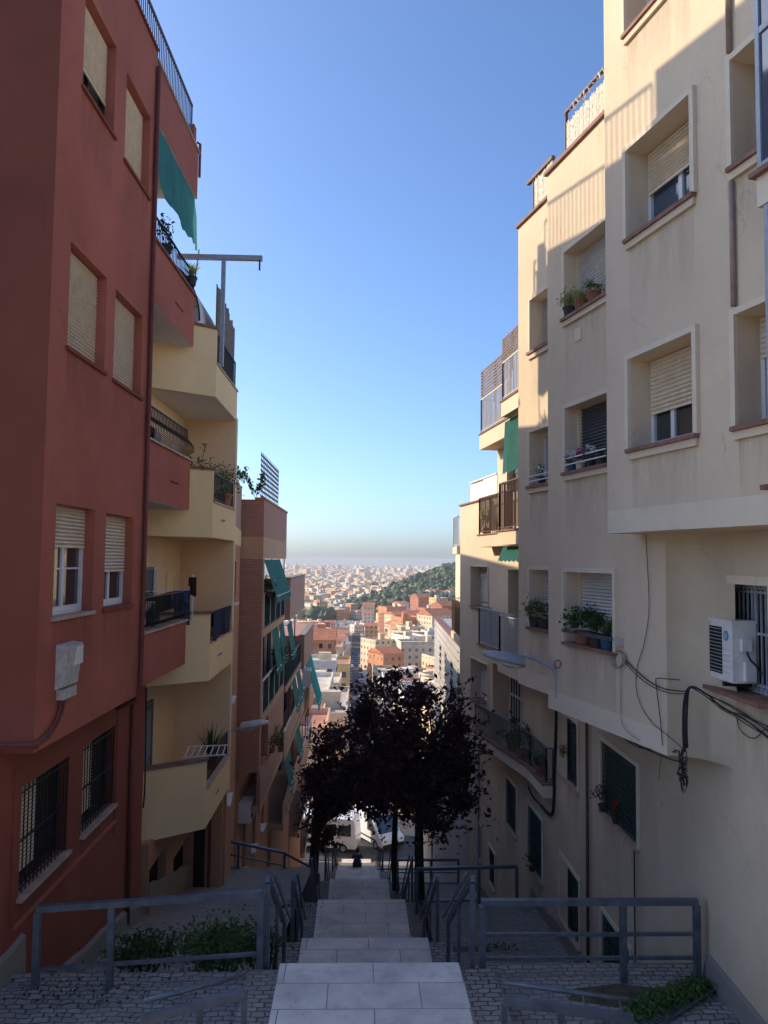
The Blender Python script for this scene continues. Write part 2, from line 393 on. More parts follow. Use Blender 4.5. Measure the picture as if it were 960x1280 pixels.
def shutter_mesh(Fc,a,b,zb,zt,o,pitch=.05):
    mb=MB(); n=max(2,int((zt-zb)/pitch)); h=(zt-zb)/n
    for k in range(n):
        z=zb+k*h; p0,p1,p2=z+h*.16,z+h*.5,z+h-.001
        mb.quad(Fc.P(a,p0,o),Fc.P(b,p0,o),Fc.P(b,p1,o+.02),Fc.P(a,p1,o+.02))
        mb.quad(Fc.P(a,p1,o+.02),Fc.P(b,p1,o+.02),Fc.P(b,p2,o+.003),Fc.P(a,p2,o+.003))
        mb.quad(Fc.P(a,z-.002,o-.012),Fc.P(b,z-.002,o-.012),Fc.P(b,p0,o-.012),Fc.P(a,p0,o-.012)); mb.quad(Fc.P(a,p0,o-.012),Fc.P(b,p0,o-.012),Fc.P(b,p0,o),Fc.P(a,p0,o))
    mb.fbox(Fc,a,b,zb-.035,zb-.003,o-.006,o+.016)
    return mb
def window(Fc,par,h,rec=.15,shut=0.0,fm=None,sm=None,sill=None,sur=None,bars=None,mull=2,gm=None,pitch=.05,sillo=.07,surw=.07,bart='v',transom=False,dbl=False,surd=.03):
    fm=fm or M_alu; a,b,zb,zt=h
    mb=MB(); w=.055; o0,o1=-rec-.04,-rec+.02
    mb.fbox(Fc,a,a+w,zb,zt,o0,o1); mb.fbox(Fc,b-w,b,zb,zt,o0,o1)
    mb.fbox(Fc,a+w,b-w,zb,zb+w,o0,o1); mb.fbox(Fc,a+w,b-w,zt-w,zt,o0,o1)
    if shut<.97:
        for k in range(1,mull):
            c=a+(b-a)*k/mull; mb.fbox(Fc,c-.035,c+.035,zb+w,zt-w,o0-.003,o1-.012)
        for k in range(mull):
            c0=a+w+(b-a-2*w)*k/mull; c1=a+w+(b-a-2*w)*(k+1)/mull
            mb.fbox(Fc,c0,c1,zb+w,zb+w+.05,o0+.006,o1-.02)
            if transom: zc=zb+(zt-zb)*.42; mb.fbox(Fc,c0,c1,zc-.012,zc+.012,o0+.006,o1-.028)
    win=mb.build('window',fm,par)
    g=MB(); g.fbox(Fc,a+.01,b-.01,zb+.01,zt-.01,-rec-.038,-rec-.022); g.build('pane',gm or M_glass,win)
    if shut>0:
        zs=zt-(zt-zb)*shut
        if shut>.97: zs=zb+.05
        shutter_mesh(Fc,a+.03,b-.03,zs,zt-.005,-rec+.03,pitch).build('shutter',sm or M_slat,win)
    if sill:
        s=MB(); s.fbox(Fc,a-.05,b+.05,zb-.045,zb+.002,-rec+.022,sillo)
        s.build('sill',sill,win)
        if dbl:
            s=MB(); s.fbox(Fc,a-.035,b+.035,zb-.13,zb-.047,.002,sillo-.03); s.build('sill_moulding',dbl if dbl is not True else M_cream,win)
    if sur:
        s=MB(); e=surw
        s.fbox(Fc,a-e,a-.002,zb-.002,zt+e,.001,surd); s.fbox(Fc,b+.002,b+e,zb-.002,zt+e,.001,surd); s.fbox(Fc,a-.002,b+.002,zt+.002,zt+e,.001,surd-.002)
        s.build('surround',sur,win)
    if bars:
        s=MB(); ob=.02; n=max(4,int((b-a)/.115))
        for k in range(n+1):
            c=a+.015+(b-a-.03)*k/n; s.bar(Fc.P(c,zb+.01,-ob),Fc.P(c,zt-.01,-ob),.014)
        for q in (.06,.5,.94):
            zc=zb+(zt-zb)*q; s.fbox(Fc,a+.002,b-.002,zc-.012,zc+.012,-ob-.006,-ob+.006)
        s.build('grille',bars,win)
    return win
def louvre_leaf(Fc,par,a,b,zb,zt,o,mat,name='louvre_shutter',yaw=0):
    mb=MB(); w=.05
    mb.fbox(Fc,a,a+w,zb,zt,o,o+.04); mb.fbox(Fc,b-w,b,zb,zt,o,o+.04)
    for z in (zb,(zb+zt)/2-.03,zt-.07): mb.fbox(Fc,a+w,b-w,z,z+.07,o+.001,o+.039)
    n=int((zt-zb)/.05)
    for k in range(n):
        z=zb+.05*k+.02
        if z+.05>zt: break
        mb.quad(Fc.P(a+w,z,o+.032),Fc.P(b-w,z,o+.032),Fc.P(b-w,z+.045,o+.006),Fc.P(a+w,z+.045,o+.006))
    mb.fbox(Fc,a+.01,b-.01,zb+.01,zt-.01,o-.004,o+.003)
    return mb.build(name,mat,par)
def door(Fc,par,a,b,zb,zt,o,mat,name='door',gm=None):
    mb=MB(); w=.09
    mb.fbox(Fc,a,b,zb,zt,o-.04,o); 
    mb.fbox(Fc,a,a+w,zb,zt,o+.001,o+.02); mb.fbox(Fc,b-w,b,zb,zt,o+.001,o+.02)
    for z in (zb,zb+(zt-zb)*.45,zt-.1): mb.fbox(Fc,a+w,b-w,z,z+.1,o+.001,o+.019)
    return mb.build(name,mat,par)
def bar_rail(mb,pts,z0,z1,gap=.11,r=.014,top=.035,mi=0):
    """vertical bar balustrade along plan polyline (x,y)"""
    for i in range(len(pts)-1):
        a=V3((*pts[i],0)); b=V3((*pts[i+1],0)); L=(b-a).length; n=max(1,int(L/gap))
        mb.bar(a+V3((0,0,z1)),b+V3((0,0,z1)),top,top*.8,mi); mb.bar(a+V3((0,0,z0+.07)),b+V3((0,0,z0+.07)),top*.8,top*.5,mi)
        for k in range(n+1):
            p=a.lerp(b,k/n); mb.bar(p+V3((0,0,z0+.07 if 0<k<n else z0)),p+V3((0,0,z1-.01)),r*1.3 if 0<k<n else r*2.2,None,mi)

# ------------------------------------------------------------------ ground, stairs, terraces
def interp(tab,d):
    if d<=tab[0][0]: return tab[0][1]
    for (a,za),(b,zb) in zip(tab,tab[1:]):
        if d<=b: return za+(zb-za)*(d-a)/(b-a) if b>a else zb
    return tab[-1][1]
LAND=[(5.5,9.4,-4.76),(12.0,13.35,-6.35),(16.1,19.2,-8.23),(24.2,28.75,-11.6),(33.6,38.5,-15.1),(40.5,43.3,-16.75)]
FAR=[(57,-21.8),(68,-22.2),(120,-30),(192,-40),(240,-45),(440,-55),(560,-58.6),(800,-62),(1500,-70),(2500,-75),(9000,-75)]
NEAR=[(-40,8),(0,-2.6),(5,-6.4),(9.2,-6.6),(13,-8.4),(18,-10.2),(28,-13.2),(38,-16.9),(44,-18.2),(57,-22.2)]
def zt(d): return interp(FAR,d)
def zstair(d):
    pts=[(0,-1.7),(5.5,-4.76)]
    for a,b,z in LAND: pts+= [(a,z),(b,z)]
    pts+=[(51.8,-21.7),(57.5,-21.75)]
    return interp(pts,d)
def xc(d): return .163-.005*(d-9.4)
g=MB(); rows=sorted(set([-40,-20,0,5,9.2,13,18,28,38,44,57,62,68,90,120,160,192,240,320,440,560,700,800,1100,1500,2000,2500,4000,6000,9000]))
xs=[-6000,-2000,-600,-200,-60,-20,0,20,60,200,600,2000,6000]
def zg(d): return interp(NEAR,d)-.4 if d<57 else zt(d)
for i in range(len(rows)-1):
    for j in range(len(xs)-1):
        y0,y1,x0,x1=rows[i],rows[i+1],xs[j],xs[j+1]
        g.quad((x0,y0,zg(y0)),(x1,y0,zg(y0)),(x1,y1,zg(y1)),(x0,y1,zg(y1)))
gm=N('town_ground'); o_=gm.obj(); gm.col(gm.mix(gm.ramp(gm.noise(o_,.02,6,.7),.4,.6),(.10,.12,.07),(.26,.23,.20))); gm.b.inputs['Roughness'].default_value=.95
structure('ground',g,gm.m)
# stairs: landings and risers in pale stone
HW=1.06
st=MB()
def tread(y0,y1,z,hw=HW):
    c0,c1=xc(y0),xc(y1)
    st.hexa([(c0-hw,y0,z-1.3),(c0+hw,y0,z-1.3),(c1+hw,y1,z-1.3),(c1-hw,y1,z-1.3),(c0-hw,y0,z),(c0+hw,y0,z),(c1+hw,y1,z),(c1-hw,y1,z)])
def flight(d0,z0,d1,z1):
    n=max(1,round((z0-z1)/.175)); 
    for k in range(n-1):
        tread(d0+(d1-d0)*k/(n-1)+.002,d0+(d1-d0)*(k+1)/(n-1)+.03,z0-(z0-z1)*(k+1)/n)
flight(-.6,-1.6,5.5,-4.76)
for i,(a,b,z) in enumerate(LAND):
    tread(a,b,z)
    nd,nz=(LAND[i+1][0],LAND[i+1][2]) if i+1<len(LAND) else (51.8,-21.7)
    flight(b,z,nd,nz)
tread(-4,-.6,-1.6,1.6); tread(51.8,57.3,-21.7)
structure('stairs',st,M_slab)
# edge strips beside the flights (sloping kerb stones)
ks=MB()
for sd,w0,w1 in ((-1,HW+.004,1.42),(1,HW+.004,1.46)):
    pts=[d for d in (5.2,9.4,12.0,13.35,16.1,19.2,24.2,28.75,33.6,38.5,40.5,43.3,51.8,57)]
    for a,b in zip(pts,pts[1:]):
        za,zb=zstair(a)-.07,zstair(b)-.07
        xa0,xa1=xc(a)+sd*w0,xc(a)+sd*w1; xb0,xb1=xc(b)+sd*w0,xc(b)+sd*w1
        ks.hexa([(xa0,a,za-2),(xa1,a,za-2),(xb1,b,zb-2),(xb0,b,zb-2),(xa0,a,za),(xa1,a,za),(xb1,b,zb),(xb0,b,zb)])
structure('stair_edging',ks,M_cobble)
# cobbled terraces: profile (d, z) strips between the stair edging and the house walls
def terrace(name,prof,xi,xo,mat):
    mb=MB()
    for (a,za),(b,zb) in zip(prof,prof[1:]):
        n=max(1,int((b-a)/1.2)) if b-a>.05 else 1
        for k in range(n):
            p,q=a+(b-a)*k/n,a+(b-a)*(k+1)/n; zp,zq=za+(zb-za)*k/n,za+(zb-za)*(k+1)/n
            mb.quad((xi(p),p,zp),(xo,p,zp),(xo,q,zq),(xi(q),q,zq))
    return structure(name,mb,mat)
LT=[(3.5,-4.95),(9.75,-5.06),(9.75,-5.9),(14,-6.6),(18,-7.7),(21,-8.5),(23.4,-9.1),(23.4,-10.2),(30,-12.6),(38,-15.6),(46,-18.2),(57,-21.75)]
RT=[(3.5,-4.95),(9.95,-5.08),(9.95,-6.5),(15,-7.75),(18.8,-8.1),(18.8,-9.2),(27.2,-11.12),(27.2,-12.1),(38,-15.8),(46,-18.4),(57,-21.75)]
terrace('paving',LT,lambda d:xc(d)-1.425,-7.0,M_cobble)
terrace('paving',RT,lambda d:xc(d)+1.465,6.0,M_cobble)
def zl(d): return interp(LT,d)
def zr(d): return interp(RT,d)
# kerb stones on the terrace edges under the fences
for y,z,x0,x1 in ((9.62,-5.06,-4.7,-1.24),(9.82,-5.08,1.42,4.6)):
    kb=MB(); kb.box(x0,x1,y-.10,y+.16,z-1.2,z+.012); structure('kerb',kb,M_cobble)
# cross street and the street running down beyond it
rd=MB(); rd.quad((-40,57.2,-21.77),(40,57.2,-21.77),(40,68,-22.15),(-40,68,-22.15)); structure('road',rd,M_asph)
def sx(d): return -.2-.0045*d
rd=MB(); ks=[68,95,120,155,192,240,330,440,560,700,800]
for a,b in zip(ks,ks[1:]):
    rd.quad((sx(a)-3.1,a,zt(a)+.06),(sx(a)+3.1,a,zt(a)+.06),(sx(b)+3.1,b,zt(b)+.06),(sx(b)-3.1,b,zt(b)+.06))
structure('road',rd,M_asph)
for sd in (-1,1):
    pv=MB()
    for a,b in zip(ks,ks[1:]):
        p=[(sx(d)+sd*q,d,zt(d)) for d in (a,b) for q in (3.1,5.2)]
        pv.hexa([p[0],p[1],p[3],p[2]]+[(x,y,z+.18) for x,y,z in (p[0],p[1],p[3],p[2])])
    structure('pavement',pv,M_kerb)

# ------------------------------------------------------------------ street railings
def fence(label,x0,x1,y0,y1,zf,zr_,posts,rails,group,h=.97,extra=None,sec=.07,post=.075):
    t=thing('steel_fence',(x0,y0,zf),label,'fence',group)
    P=lambda f,z:V3((x0+(x1-x0)*f,y0+(y1-y0)*f,z))
    ztop=lambda f:zf+(zr_-zf)*f+h
    m=MB(); m.bar(P(-.005,ztop(0)),P(1.005,ztop(1)),post,sec); m.build('top_rail',M_steel,t)
    for q in rails:
        m=MB(); m.bar(P(0,ztop(0)-h+h*q),P(1,ztop(1)-h+h*q),.035,.04); m.build('rail',M_steel,t)
    for f in posts:
        m=MB(); zb=zf+(zr_-zf)*f; m.bar(P(f,zb-.25),P(f,ztop(f)-sec/2-.002),post,post,0,(0,1,0)); m.build('post',M_steel,t)
    if extra: extra(t)
    return t
GF='steel fences across the terraces'
fence('near left grey fence in front of the red house',-3.76,-1.14,9.45,9.45,-5.07,-4.9,(0,.33,1.0),(.25,),GF,h=.92)
fence('near right grey fence with two lower rails on the cobbles',1.52,4.15,9.55,9.55,-5.06,-5.06,(0,.655,1.0),(.29,.59),GF,h=.93)
def bend(t):
    for q in (1.0,.6,.25):
        m=MB(); m.bar((-2.14,23.2,-9.58+.97*q-.02),(-1.5,23.9,-10.2+.97*q-.02),.06 if q==1 else .04); m.build('sloping_rail',M_steel,t)
    m=MB(); m.bar((-1.5,23.9,-11.0),(-1.5,23.9,-9.22),.08); m.build('post',M_steel,t)
fence('three rail fence bending down to the stairs by the yellow house',-4.12,-2.14,23.0,23.2,-9.1,-9.58,(0,.33,1.0),(.26,.62),GF,h=.97,extra=bend)
fence('second fence on the right, standing across the lower cobbles',1.41,3.78,18.6,18.6,-8.08,-8.02,(0,.62,1.0),(.06,),GF,h=.8)
fence('third smaller fence on the right behind the tree trunk',1.38,3.47,27.0,27.0,-11.1,-11.1,(0,.55,1.0),(.08,.5),GF,h=.84)
fence('far left fence half hidden under the purple trees',-3.4,-1.5,31.0,31.0,-13.2,-13.2,(0,.5,1.0),(.1,.5),GF,h=.92)
fence('farthest right fence close to the parked vans',1.0,3.0,40.0,40.0,-16.6,-16.6,(0,.5,1.0),(.1,.5),GF,h=.95)
GH='handrails down the sides of the stairs'
def handrail(label,x0,d0,z0,x1,d1,z1,h=.9,n=3):
    t=thing('stair_handrail',(x0,d0,z0),label,'handrail',GH)
    a,b=V3((x0,d0,z0+h)),V3((x1,d1,z1+h)); dr=(b-a).normalized()
    m=MB(); m.bar(a-dr*.05,b+dr*.08,.05,.075); m.build('rail',M_steel,t)
    off=V3((.075 if x0<0 else -.075,0,.07))
    m=MB(); m.tube([a+off-dr*.02,b+off+dr*.02],.022,8); hr=m.build('grab_tube',M_steel,t,smooth=True)
    for k in range(4):
        p=a.lerp(b,(k+.5)/4); m=MB(); m.tube([p,p+off],.008,5); m.build('bracket',M_steel,t)
    for k in range(n):
        p=a.lerp(b,k/(n-1)); m=MB(); m.bar(p-V3((0,0,h+.25)),p-V3((0,0,.038)),.06 if k in (0,n-1) else .045,None,0,(0,1,0)); m.build('post',M_steel,t)
names=['beside the first flight','beside the second flight','beside the third flight','beside the fourth flight','beside the fifth flight','beside the last flight before the road']
for k in range(6):
    a=LAND[k]; nd,nz=(LAND[k+1][0],LAND[k+1][2]) if k+1<6 else (51.8,-21.7)
    for sd,tx in ((-1,'left'),(1,'right')):
        mid=k in (2,5)
        handrail('%s handrail of grey steel %s below the camera'%(tx,names[k]) if k==0 else '%s grey steel handrail %s'%(tx,names[k]),
            xc(a[1])+sd*1.235,a[1]+.15,a[2],xc(nd)+sd*1.235,nd-.05,nz,.9,3 if not mid else 5)
# short double rails cut by the bottom of the picture
def near_rail(label,pa,pb,off):
    t=thing('low_rail',(pa.x,pa.y,pa.z-.9),label,'handrail','double rails on the near terrace')
    m=MB(); m.bar(pa,pb,.06,.075); m.build('rail',M_steel,t)
    o=V3(off); m=MB(); m.tube([pa+V3((0,.03,.075))+o*2,pb+V3((0,.03,.075))+o*2],.024,8); m.build('grab_tube',M_steel,t,smooth=True)
    for k in range(4):
        p=pa.lerp(pb,.08+.84*k/3); m=MB(); m.tube([p,p+V3((0,.03,.075))+o*2],.007,5); m.build('bracket',M_steel,t)
    for f in (.0,.45,.8):
        p=pa.lerp(pb,f); m=MB(); m.bar(p-V3((0,0,1.1)),p-V3((0,0,.04)),.055,None,0,(0,1,0)); m.build('post',M_steel,t)
pa=at_z(306,1241,-4.1); pb=at_z(176,1276,-4.1)
near_rail('short double rail on the left side of the near landing',pa,pb,(-.01,.07,0))
pa=at_z(630,1250,-4.2); pb=at_z(792,1274,-4.2)
near_rail('short double rail on the right side of the near landing',pa,pb,(.01,.07,0))
# ================================================================== RIGHT SIDE
def FX(a,b,d0,d1,side): return F(a-b*d0,d0,a-b*d1,d1,side)
FA=FX(5.5,.235,5.0,12,-1); FB=FX(6.0,.235,9.45,16,-1); FC=FX(6.22,.235,11,16,-1)
FG=F(4.3,3.0,4.3,16.0,-1); FG2=F(4.3,16.0,3.9,27.5,-1); FD=F(3.93,18.5,3.17,24.77,-1)
# --- near cream block with deep framed windows
bA=thing('apartment_block',FA.P(5,-6),'near cream apartment block with deep framed windows over the overhang, top edge in sun','building')
sA=FA.hit(757.5,400)[0]
hA=[FA.rect(786,867,786,190,300),FA.rect(789,870,789,450,562)]
h0=FA.rect(786,867,786,-70,41); h0=(hA[0][0],hA[0][1],h0[2],h0[2]+(hA[0][3]-hA[0][2]))
hA.append(h0)
hs=[FA.rect(880,917.5,918,74,209),FA.rect(880,922,921,394,534)]
hs=[(x[0]-.75,FA.hit(917.5,200)[0] if i==0 else FA.hit(921.5,450)[0],x[2],x[3]) for i,x in enumerate(hs)]
hs=[(FA.hit(975,300)[0],x[1],x[2],x[3]) for x in hs]
hA+=hs
mb=MB(); wall(mb,FA,0,sA,.37,9.6,hA,.30,3.0); mb.build('wall',M_cream,bA)
mb=MB(); mb.fbox(FA,.02,sA-.01,.372,.66,.002,.006); mb.build('band',M_creamlt,bA)
window(FA,bA,hA[0],.30,.46,M_alu,M_slat,M_tile,M_creamlt,gm=M_glassb,surd=.05,dbl=True)
window(FA,bA,hA[1],.30,.58,M_alu,M_slat,M_tile,M_creamlt,surd=.05,dbl=True,mull=3)
window(FA,bA,hA[2],.30,.45,M_alu,M_slatw,M_tile,M_creamlt,surd=.05,dbl=True)
for h in hs: window(FA,bA,h,.30,.35,M_alu,M_slat,M_tile,M_creamlt,surd=.035,dbl=True)
# downpipe at the side windows
sp=FA.hit(914.5,150)[0]
for (za,zb) in ((hs[0][3]+.09,9.0),(hs[1][3]+.09,hs[0][2]-.15),):
    mb=MB(); mb.tube([FA.P(sp-.02,za,.035),FA.P(sp-.02,zb,.035)],.028,8); mb.build('downpipe',M_pipe,bA,smooth=True)
# glazed gallery box
s1=FA.hit(949,200,.32)[0]
for (va,vb,uu) in ((-60,214,946),(258,606,953)):
    s1=FA.hit(uu,200,.32)[0]
    zt_=FA.hit(uu,va,.32)[1]; zb_=FA.hit(uu,vb,.32)[1]
    mb=MB()
    for s in (s1-.05,s1-.75): mb.fbox(FA,s,s+.05,zb_,zt_,.27,.32)
    for z in (zb_,zb_+(zt_-zb_)*.62,zt_-.06): mb.fbox(FA,s1-.70,s1-.05,z,z+.06,.272,.318)
    for s in (s1-.05,): mb.fbox(FA,s,s+.05,zb_,zt_,.0,.05)
    for z in (zb_,zt_-.06): mb.fbox(FA,s1-.045,s1-.005,z,z+.06,.05,.27)
    gal=mb.build('gallery_frame',M_lamp,bA)
    mb=MB(); mb.fbox(FA,s1-.7,s1-.05,zb_+.06,zt_-.06,.288,.3); mb.fbox(FA,s1-.03,s1-.02,zb_+.06,zt_-.06,.05,.27); mb.build('pane',M_glassb,gal)
    mb=MB(); mb.fbox(FA,s1-1.0,s1+.07,zb_-.05,zb_-.004,0.0,.36); mb.build('gallery_sill',M_tile,gal)
    mb=MB(); mb.fbox(FA,s1-1.0,s1+.03,zb_-.33,zb_-.052,0.0,.3); mb.build('gallery_base',M_creamlt,gal)

# --- set-back block B with the planted windows
bB=thing('apartment_block',FB.P(2,-6),'cream apartment block with flowers on its window ledges and a screened roof terrace','building')
sB=FB.hit(684.5,400)[0]
w3=FB.rect(708,769,708,715,802); w2=FB.rect(707,757,707,511,591); w1=FB.rect(706,757,706,316,399)
L3=w3[1]-w3[0]
hB=[w3,(w2[1]-1.28,w2[1],w2[2],w2[3]),(w1[1]-1.28,w1[1],w1[2],w1[3])]
mb=MB(); wall(mb,FB,0.0,sB,-2.35,6.5,hB,.30,3.0); mb.build('wall',M_cream,bB)
mb=MB(); mb.fbox(FB,.0,sB,-2.352,-2.06,.002,.008); mb.build('band',M_creamlt,bB)
mb=MB(); mb.fbox(FB,0.0,sB+.04,6.502,6.56,-.25,.05); mb.build('coping',M_tile,bB)
window(FB,bB,hB[0],.30,.80,M_alu,M_slatw,M_tile,M_creamlt,surd=.05)
window(FB,bB,hB[1],.30,1,M_slatg,M_slatg,M_tile,M_creamlt,surd=.02,dbl=True)
window(FB,bB,hB[2],.30,1,M_alu,M_slatw,M_tile,M_creamlt,surd=.02,dbl=True)
mb=MB(); sv,zv=FB.hit(723,418); mb.fbox(FB,sv-.09,sv+.09,zv-.1,zv+.1,.001,.015); mb.build('vent_cover',M_creamlt,bB)
# curved return from B to the lower wall
mb=MB(); a=FB.P(0,0,0); n=10
b=V3((4.302,8.75,0)); c=V3((4.25,9.42,0))
cur=[(a*(1-t)**2+c*2*t*(1-t)+b*t*t) for t in [i/n for i in range(n+1)]]
vs=[(p.x,p.y,-2.35) for p in cur]+[(p.x,p.y,.42) for p in cur]
mb.add(vs,[(i,i+1,n+2+i,n+1+i) for i in range(n)])
mb.add([(p.x,p.y,-2.35) for p in cur]+[(4.4,9.5,-2.35)],[tuple(range(n+2))])
mb.build('curved_return',M_creamlow,bB,smooth=True)
# roof terrace screen and rail
def screen(par,Fc,s0,s1,z0,z1,o,mat,name='reed_screen',wob=.03,gap=.022,seed=1):
    r=random.Random(seed); mb=MB(); s=s0
    while s<s1:
        mb.fbox(Fc,s,s+gap*.78,z0+.02,z1-r.random()*wob*3,o-.006+r.random()*.006,o+.006+r.random()*.006); s+=gap
    return mb.build(name,mat,par)
sc=FB.hit(704,200)[0]
mb=MB()
for s in (sc,.9,): mb.bar(FB.P(s,6.5,-.06),FB.P(s,7.32,-.06),.045)
mb.bar(FB.P(.4,7.3,-.06),FB.P(sc+.06,7.3,-.06),.05,.04); mb.build('terrace_rail',M_pipebr,bB)
screen(bB,FB,.5,sc-.05,6.56,7.12,-.05,M_bamboo,wob=.02)
# string of white wrap along the rail top
mb=MB(); r=random.Random(4); pts=[]
for i in range(60):
    s=.6+(sc-.8)*i/59; pts.append(FB.P(s,7.25+.05*sin(i*1.7)+r.uniform(-.04,.04),-.05+.05*cos(i*1.7)))
mb.tube(pts,.012,4); mb.build('wrap',M_white,bB)

# --- block C
bC=thing('apartment_block',FC.P(2,-6),'narrow set back cream block between the flowered block and the balconies, sunlit top','building')
sC0=FC.hit(690,400)[0]; sC=FC.hit(648,560)[0]
def cw(u0,vt,vb): 
    h=FC.rect(u0,684,u0,vt,vb); return (h[1]-1.0 if h[1]-h[0]<1.0 else h[0],h[1],h[2],h[3])
hC=[(lambda a,zb,zt_:(a-1.05,a,zb,zt_))(FC.hit(u,(vt+vb)/2)[0],FC.hit(u,vb)[1],FC.hit(u,vt)[1]) for u,vt,vb in ((663,376,441),(662.5,541,608),(662.5,712,783))]
mb=MB(); wall(mb,FC,sC0-.9,sC,-2.22,6.3,hC,.30,3.0); mb.build('wall',M_cream,bC)
mb=MB(); mb.fbox(FC,sC0-.3,sC-.003,-2.222,-1.95,.002,.008); mb.build('band',M_creamlt,bC)
mb=MB(); mb.fbox(FC,sC0-.9,sC+.03,6.302,6.35,-.25,.05); mb.build('coping',M_tile,bC)
window(FC,bC,hC[0],.30,1,M_alu,M_slatw,M_tile,M_creamlt,surd=.02,dbl=True)
window(FC,bC,hC[1],.30,.0,M_alu,M_slatg,M_tile,M_creamlt,surd=.02,dbl=True,gm=M_glass)
window(FC,bC,hC[2],.30,.75,M_alu,M_slatw,M_tile,M_creamlt,surd=.02)
sq=FC.hit(664,260)[0]
mb=MB(); mb.bar(FC.P(sq,6.3,-.06),FC.P(sq,7.05,-.06),.04); mb.bar(FC.P(sq+.25,7.03,-.06),FC.P(sq-.75,7.03,-.06),.07,.06); mb.build('terrace_rail',M_pipebr,bC)
screen(bC,FC,sq-.75,sq-.06,6.35,6.98,-.05,M_bamboo,wob=.02,seed=3)

# --- ground wall with barred windows
bG=thing('overhung_house',FG.P(6,-8),'stained beige ground storey wall with green barred windows under the overhang','building')
hG=[FG.rect(885,962,885,728,852),FG.rect(752,797,752,925,1012),FG.rect(700,722.5,700,889,965),FG.rect(701,724.5,701,1068,1144),FG.rect(753,788,753,1138,1206),]
h5=FG2.rect(660,678,660,1004,1076); h6=FG2.rect(633,646,633,970,1028); h7=FG2.rect(612,619,612,1057,1100); h8=FG2.rect(594,602,594,1020,1062)
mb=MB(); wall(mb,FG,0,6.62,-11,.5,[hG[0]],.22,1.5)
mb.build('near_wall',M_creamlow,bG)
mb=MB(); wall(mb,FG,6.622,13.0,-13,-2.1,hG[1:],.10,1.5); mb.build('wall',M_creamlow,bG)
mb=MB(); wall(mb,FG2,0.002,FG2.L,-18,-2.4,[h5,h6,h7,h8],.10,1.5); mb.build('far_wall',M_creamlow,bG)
wg=window(FG,bG,hG[0],.22,0,M_lamp,None,M_tile,M_creamlt,surd=.02,surw=.1,gm=M_dark,sillo=.16)
mb=MB(); h=hG[0]; n=14
for k in range(n+1):
    s_=h[0]+.02+(h[1]-h[0]-.04)*k/n; mb.bar(FG.P(s_,h[2]+.02,-.19),FG.P(s_,h[3]-.02,-.19),.018)
for q_ in (.08,.55,.93): mb.fbox(FG,h[0]+.004,h[1]-.004,h[2]+(h[3]-h[2])*q_-.014,h[2]+(h[3]-h[2])*q_+.014,-.2,-.18)
mb.build('grille',M_lamp,wg)
for h in hG[1:]:
    window(FG,bG,h,.10,1,M_green,M_green,M_tilelt,M_creamlt,bars=M_green,surd=.03,surw=.08,pitch=.09,sillo=.06)
for h in (h5,h6,h7,h8):
    window(FG2,bG,h,.10,1,M_green,M_green,M_tilelt,M_creamlt,bars=M_green,surd=.03,surw=.08,pitch=.09,sillo=.06)
mb=MB()
for Fc,L0,L1 in ((FG,1.5,13.0),(FG2,0,11.0)):
    n=16
    for k in range(n):
        a=L0+(L1-L0)*k/n;b=L0+(L1-L0)*(k+1)/n
        za,zb=zr(Fc.P(a,0).y),zr(Fc.P(b,0).y)
        hh=.26+.05*sin(k*2.1); h2=.26+.05*sin((k+1)*2.1); p=[Fc.P(a,za-1.5,0),Fc.P(b,zb-1.5,0),Fc.P(b,zb-1.5,.09),Fc.P(a,za-1.5,.09),Fc.P(a,za+hh+.03,.0),Fc.P(b,zb+h2+.03,0),Fc.P(b,zb+h2,.05),Fc.P(a,za+hh,.05)]
        mb.hexa(p)
mb.build('plinth',M_conc,bG)
for u,v0,v1,mt,rr in ((737.5,893,1215,M_pipebr,.03),(797.5,1062,1225,M_cable,.012)):
    s=FG.hit(u,(v0+v1)/2)[0]; mb=MB(); mb.tube([FG.P(s,FG.hit(u,v0)[1],.05),FG.P(s,FG.hit(u,v1)[1],.05)],rr,8); mb.build('downpipe',mt,bG,smooth=True)

# --- balcony block D
bD=thing('balcony_block',FD.P(2,-6),'cream block with stepped grey railed balconies and a slatted penthouse terrace','building')
hd1=FD.rect(589,610,589,708,757); hd2=FD.rect(589,610,589,822,872)
sD=FD.hit(575,760)[0]; sm=FD.hit(616,800)[0]
hd3=FD.rect(635,660,635,712,815); hd3=(max(.15,hd3[0]),hd3[1],-2.28,hd3[3]); hd4=(hd3[0]-.05,hd3[1]+.1,.72,3.05)
dp=.32
mb=MB(); wall(mb,FD,-2.4,sD,-2.6,1.75,[hd1,hd3],dp,3.0); mb.build('wall',M_cream,bD)
hd2=(hd2[0],hd2[1],hd2[2],min(hd2[3],-2.63))
mb=MB(); wall(mb,FD,sm,sD,-5.2,-2.602,[hd2],dp,3.0); mb.build('corner_wall',M_cream,bD)
window(FD,bD,hd1,dp,.85,M_alu,M_slatw,M_tile,M_creamlt,surd=.03,surw=.05)
window(FD,bD,hd2,dp,.8,M_alu,M_slatw,M_tile,M_creamlt,surd=.03,surw=.05)
door(FD,bD,hd3[0]+.02,hd3[1]-.02,hd3[2],hd3[3],-dp,M_slatg)
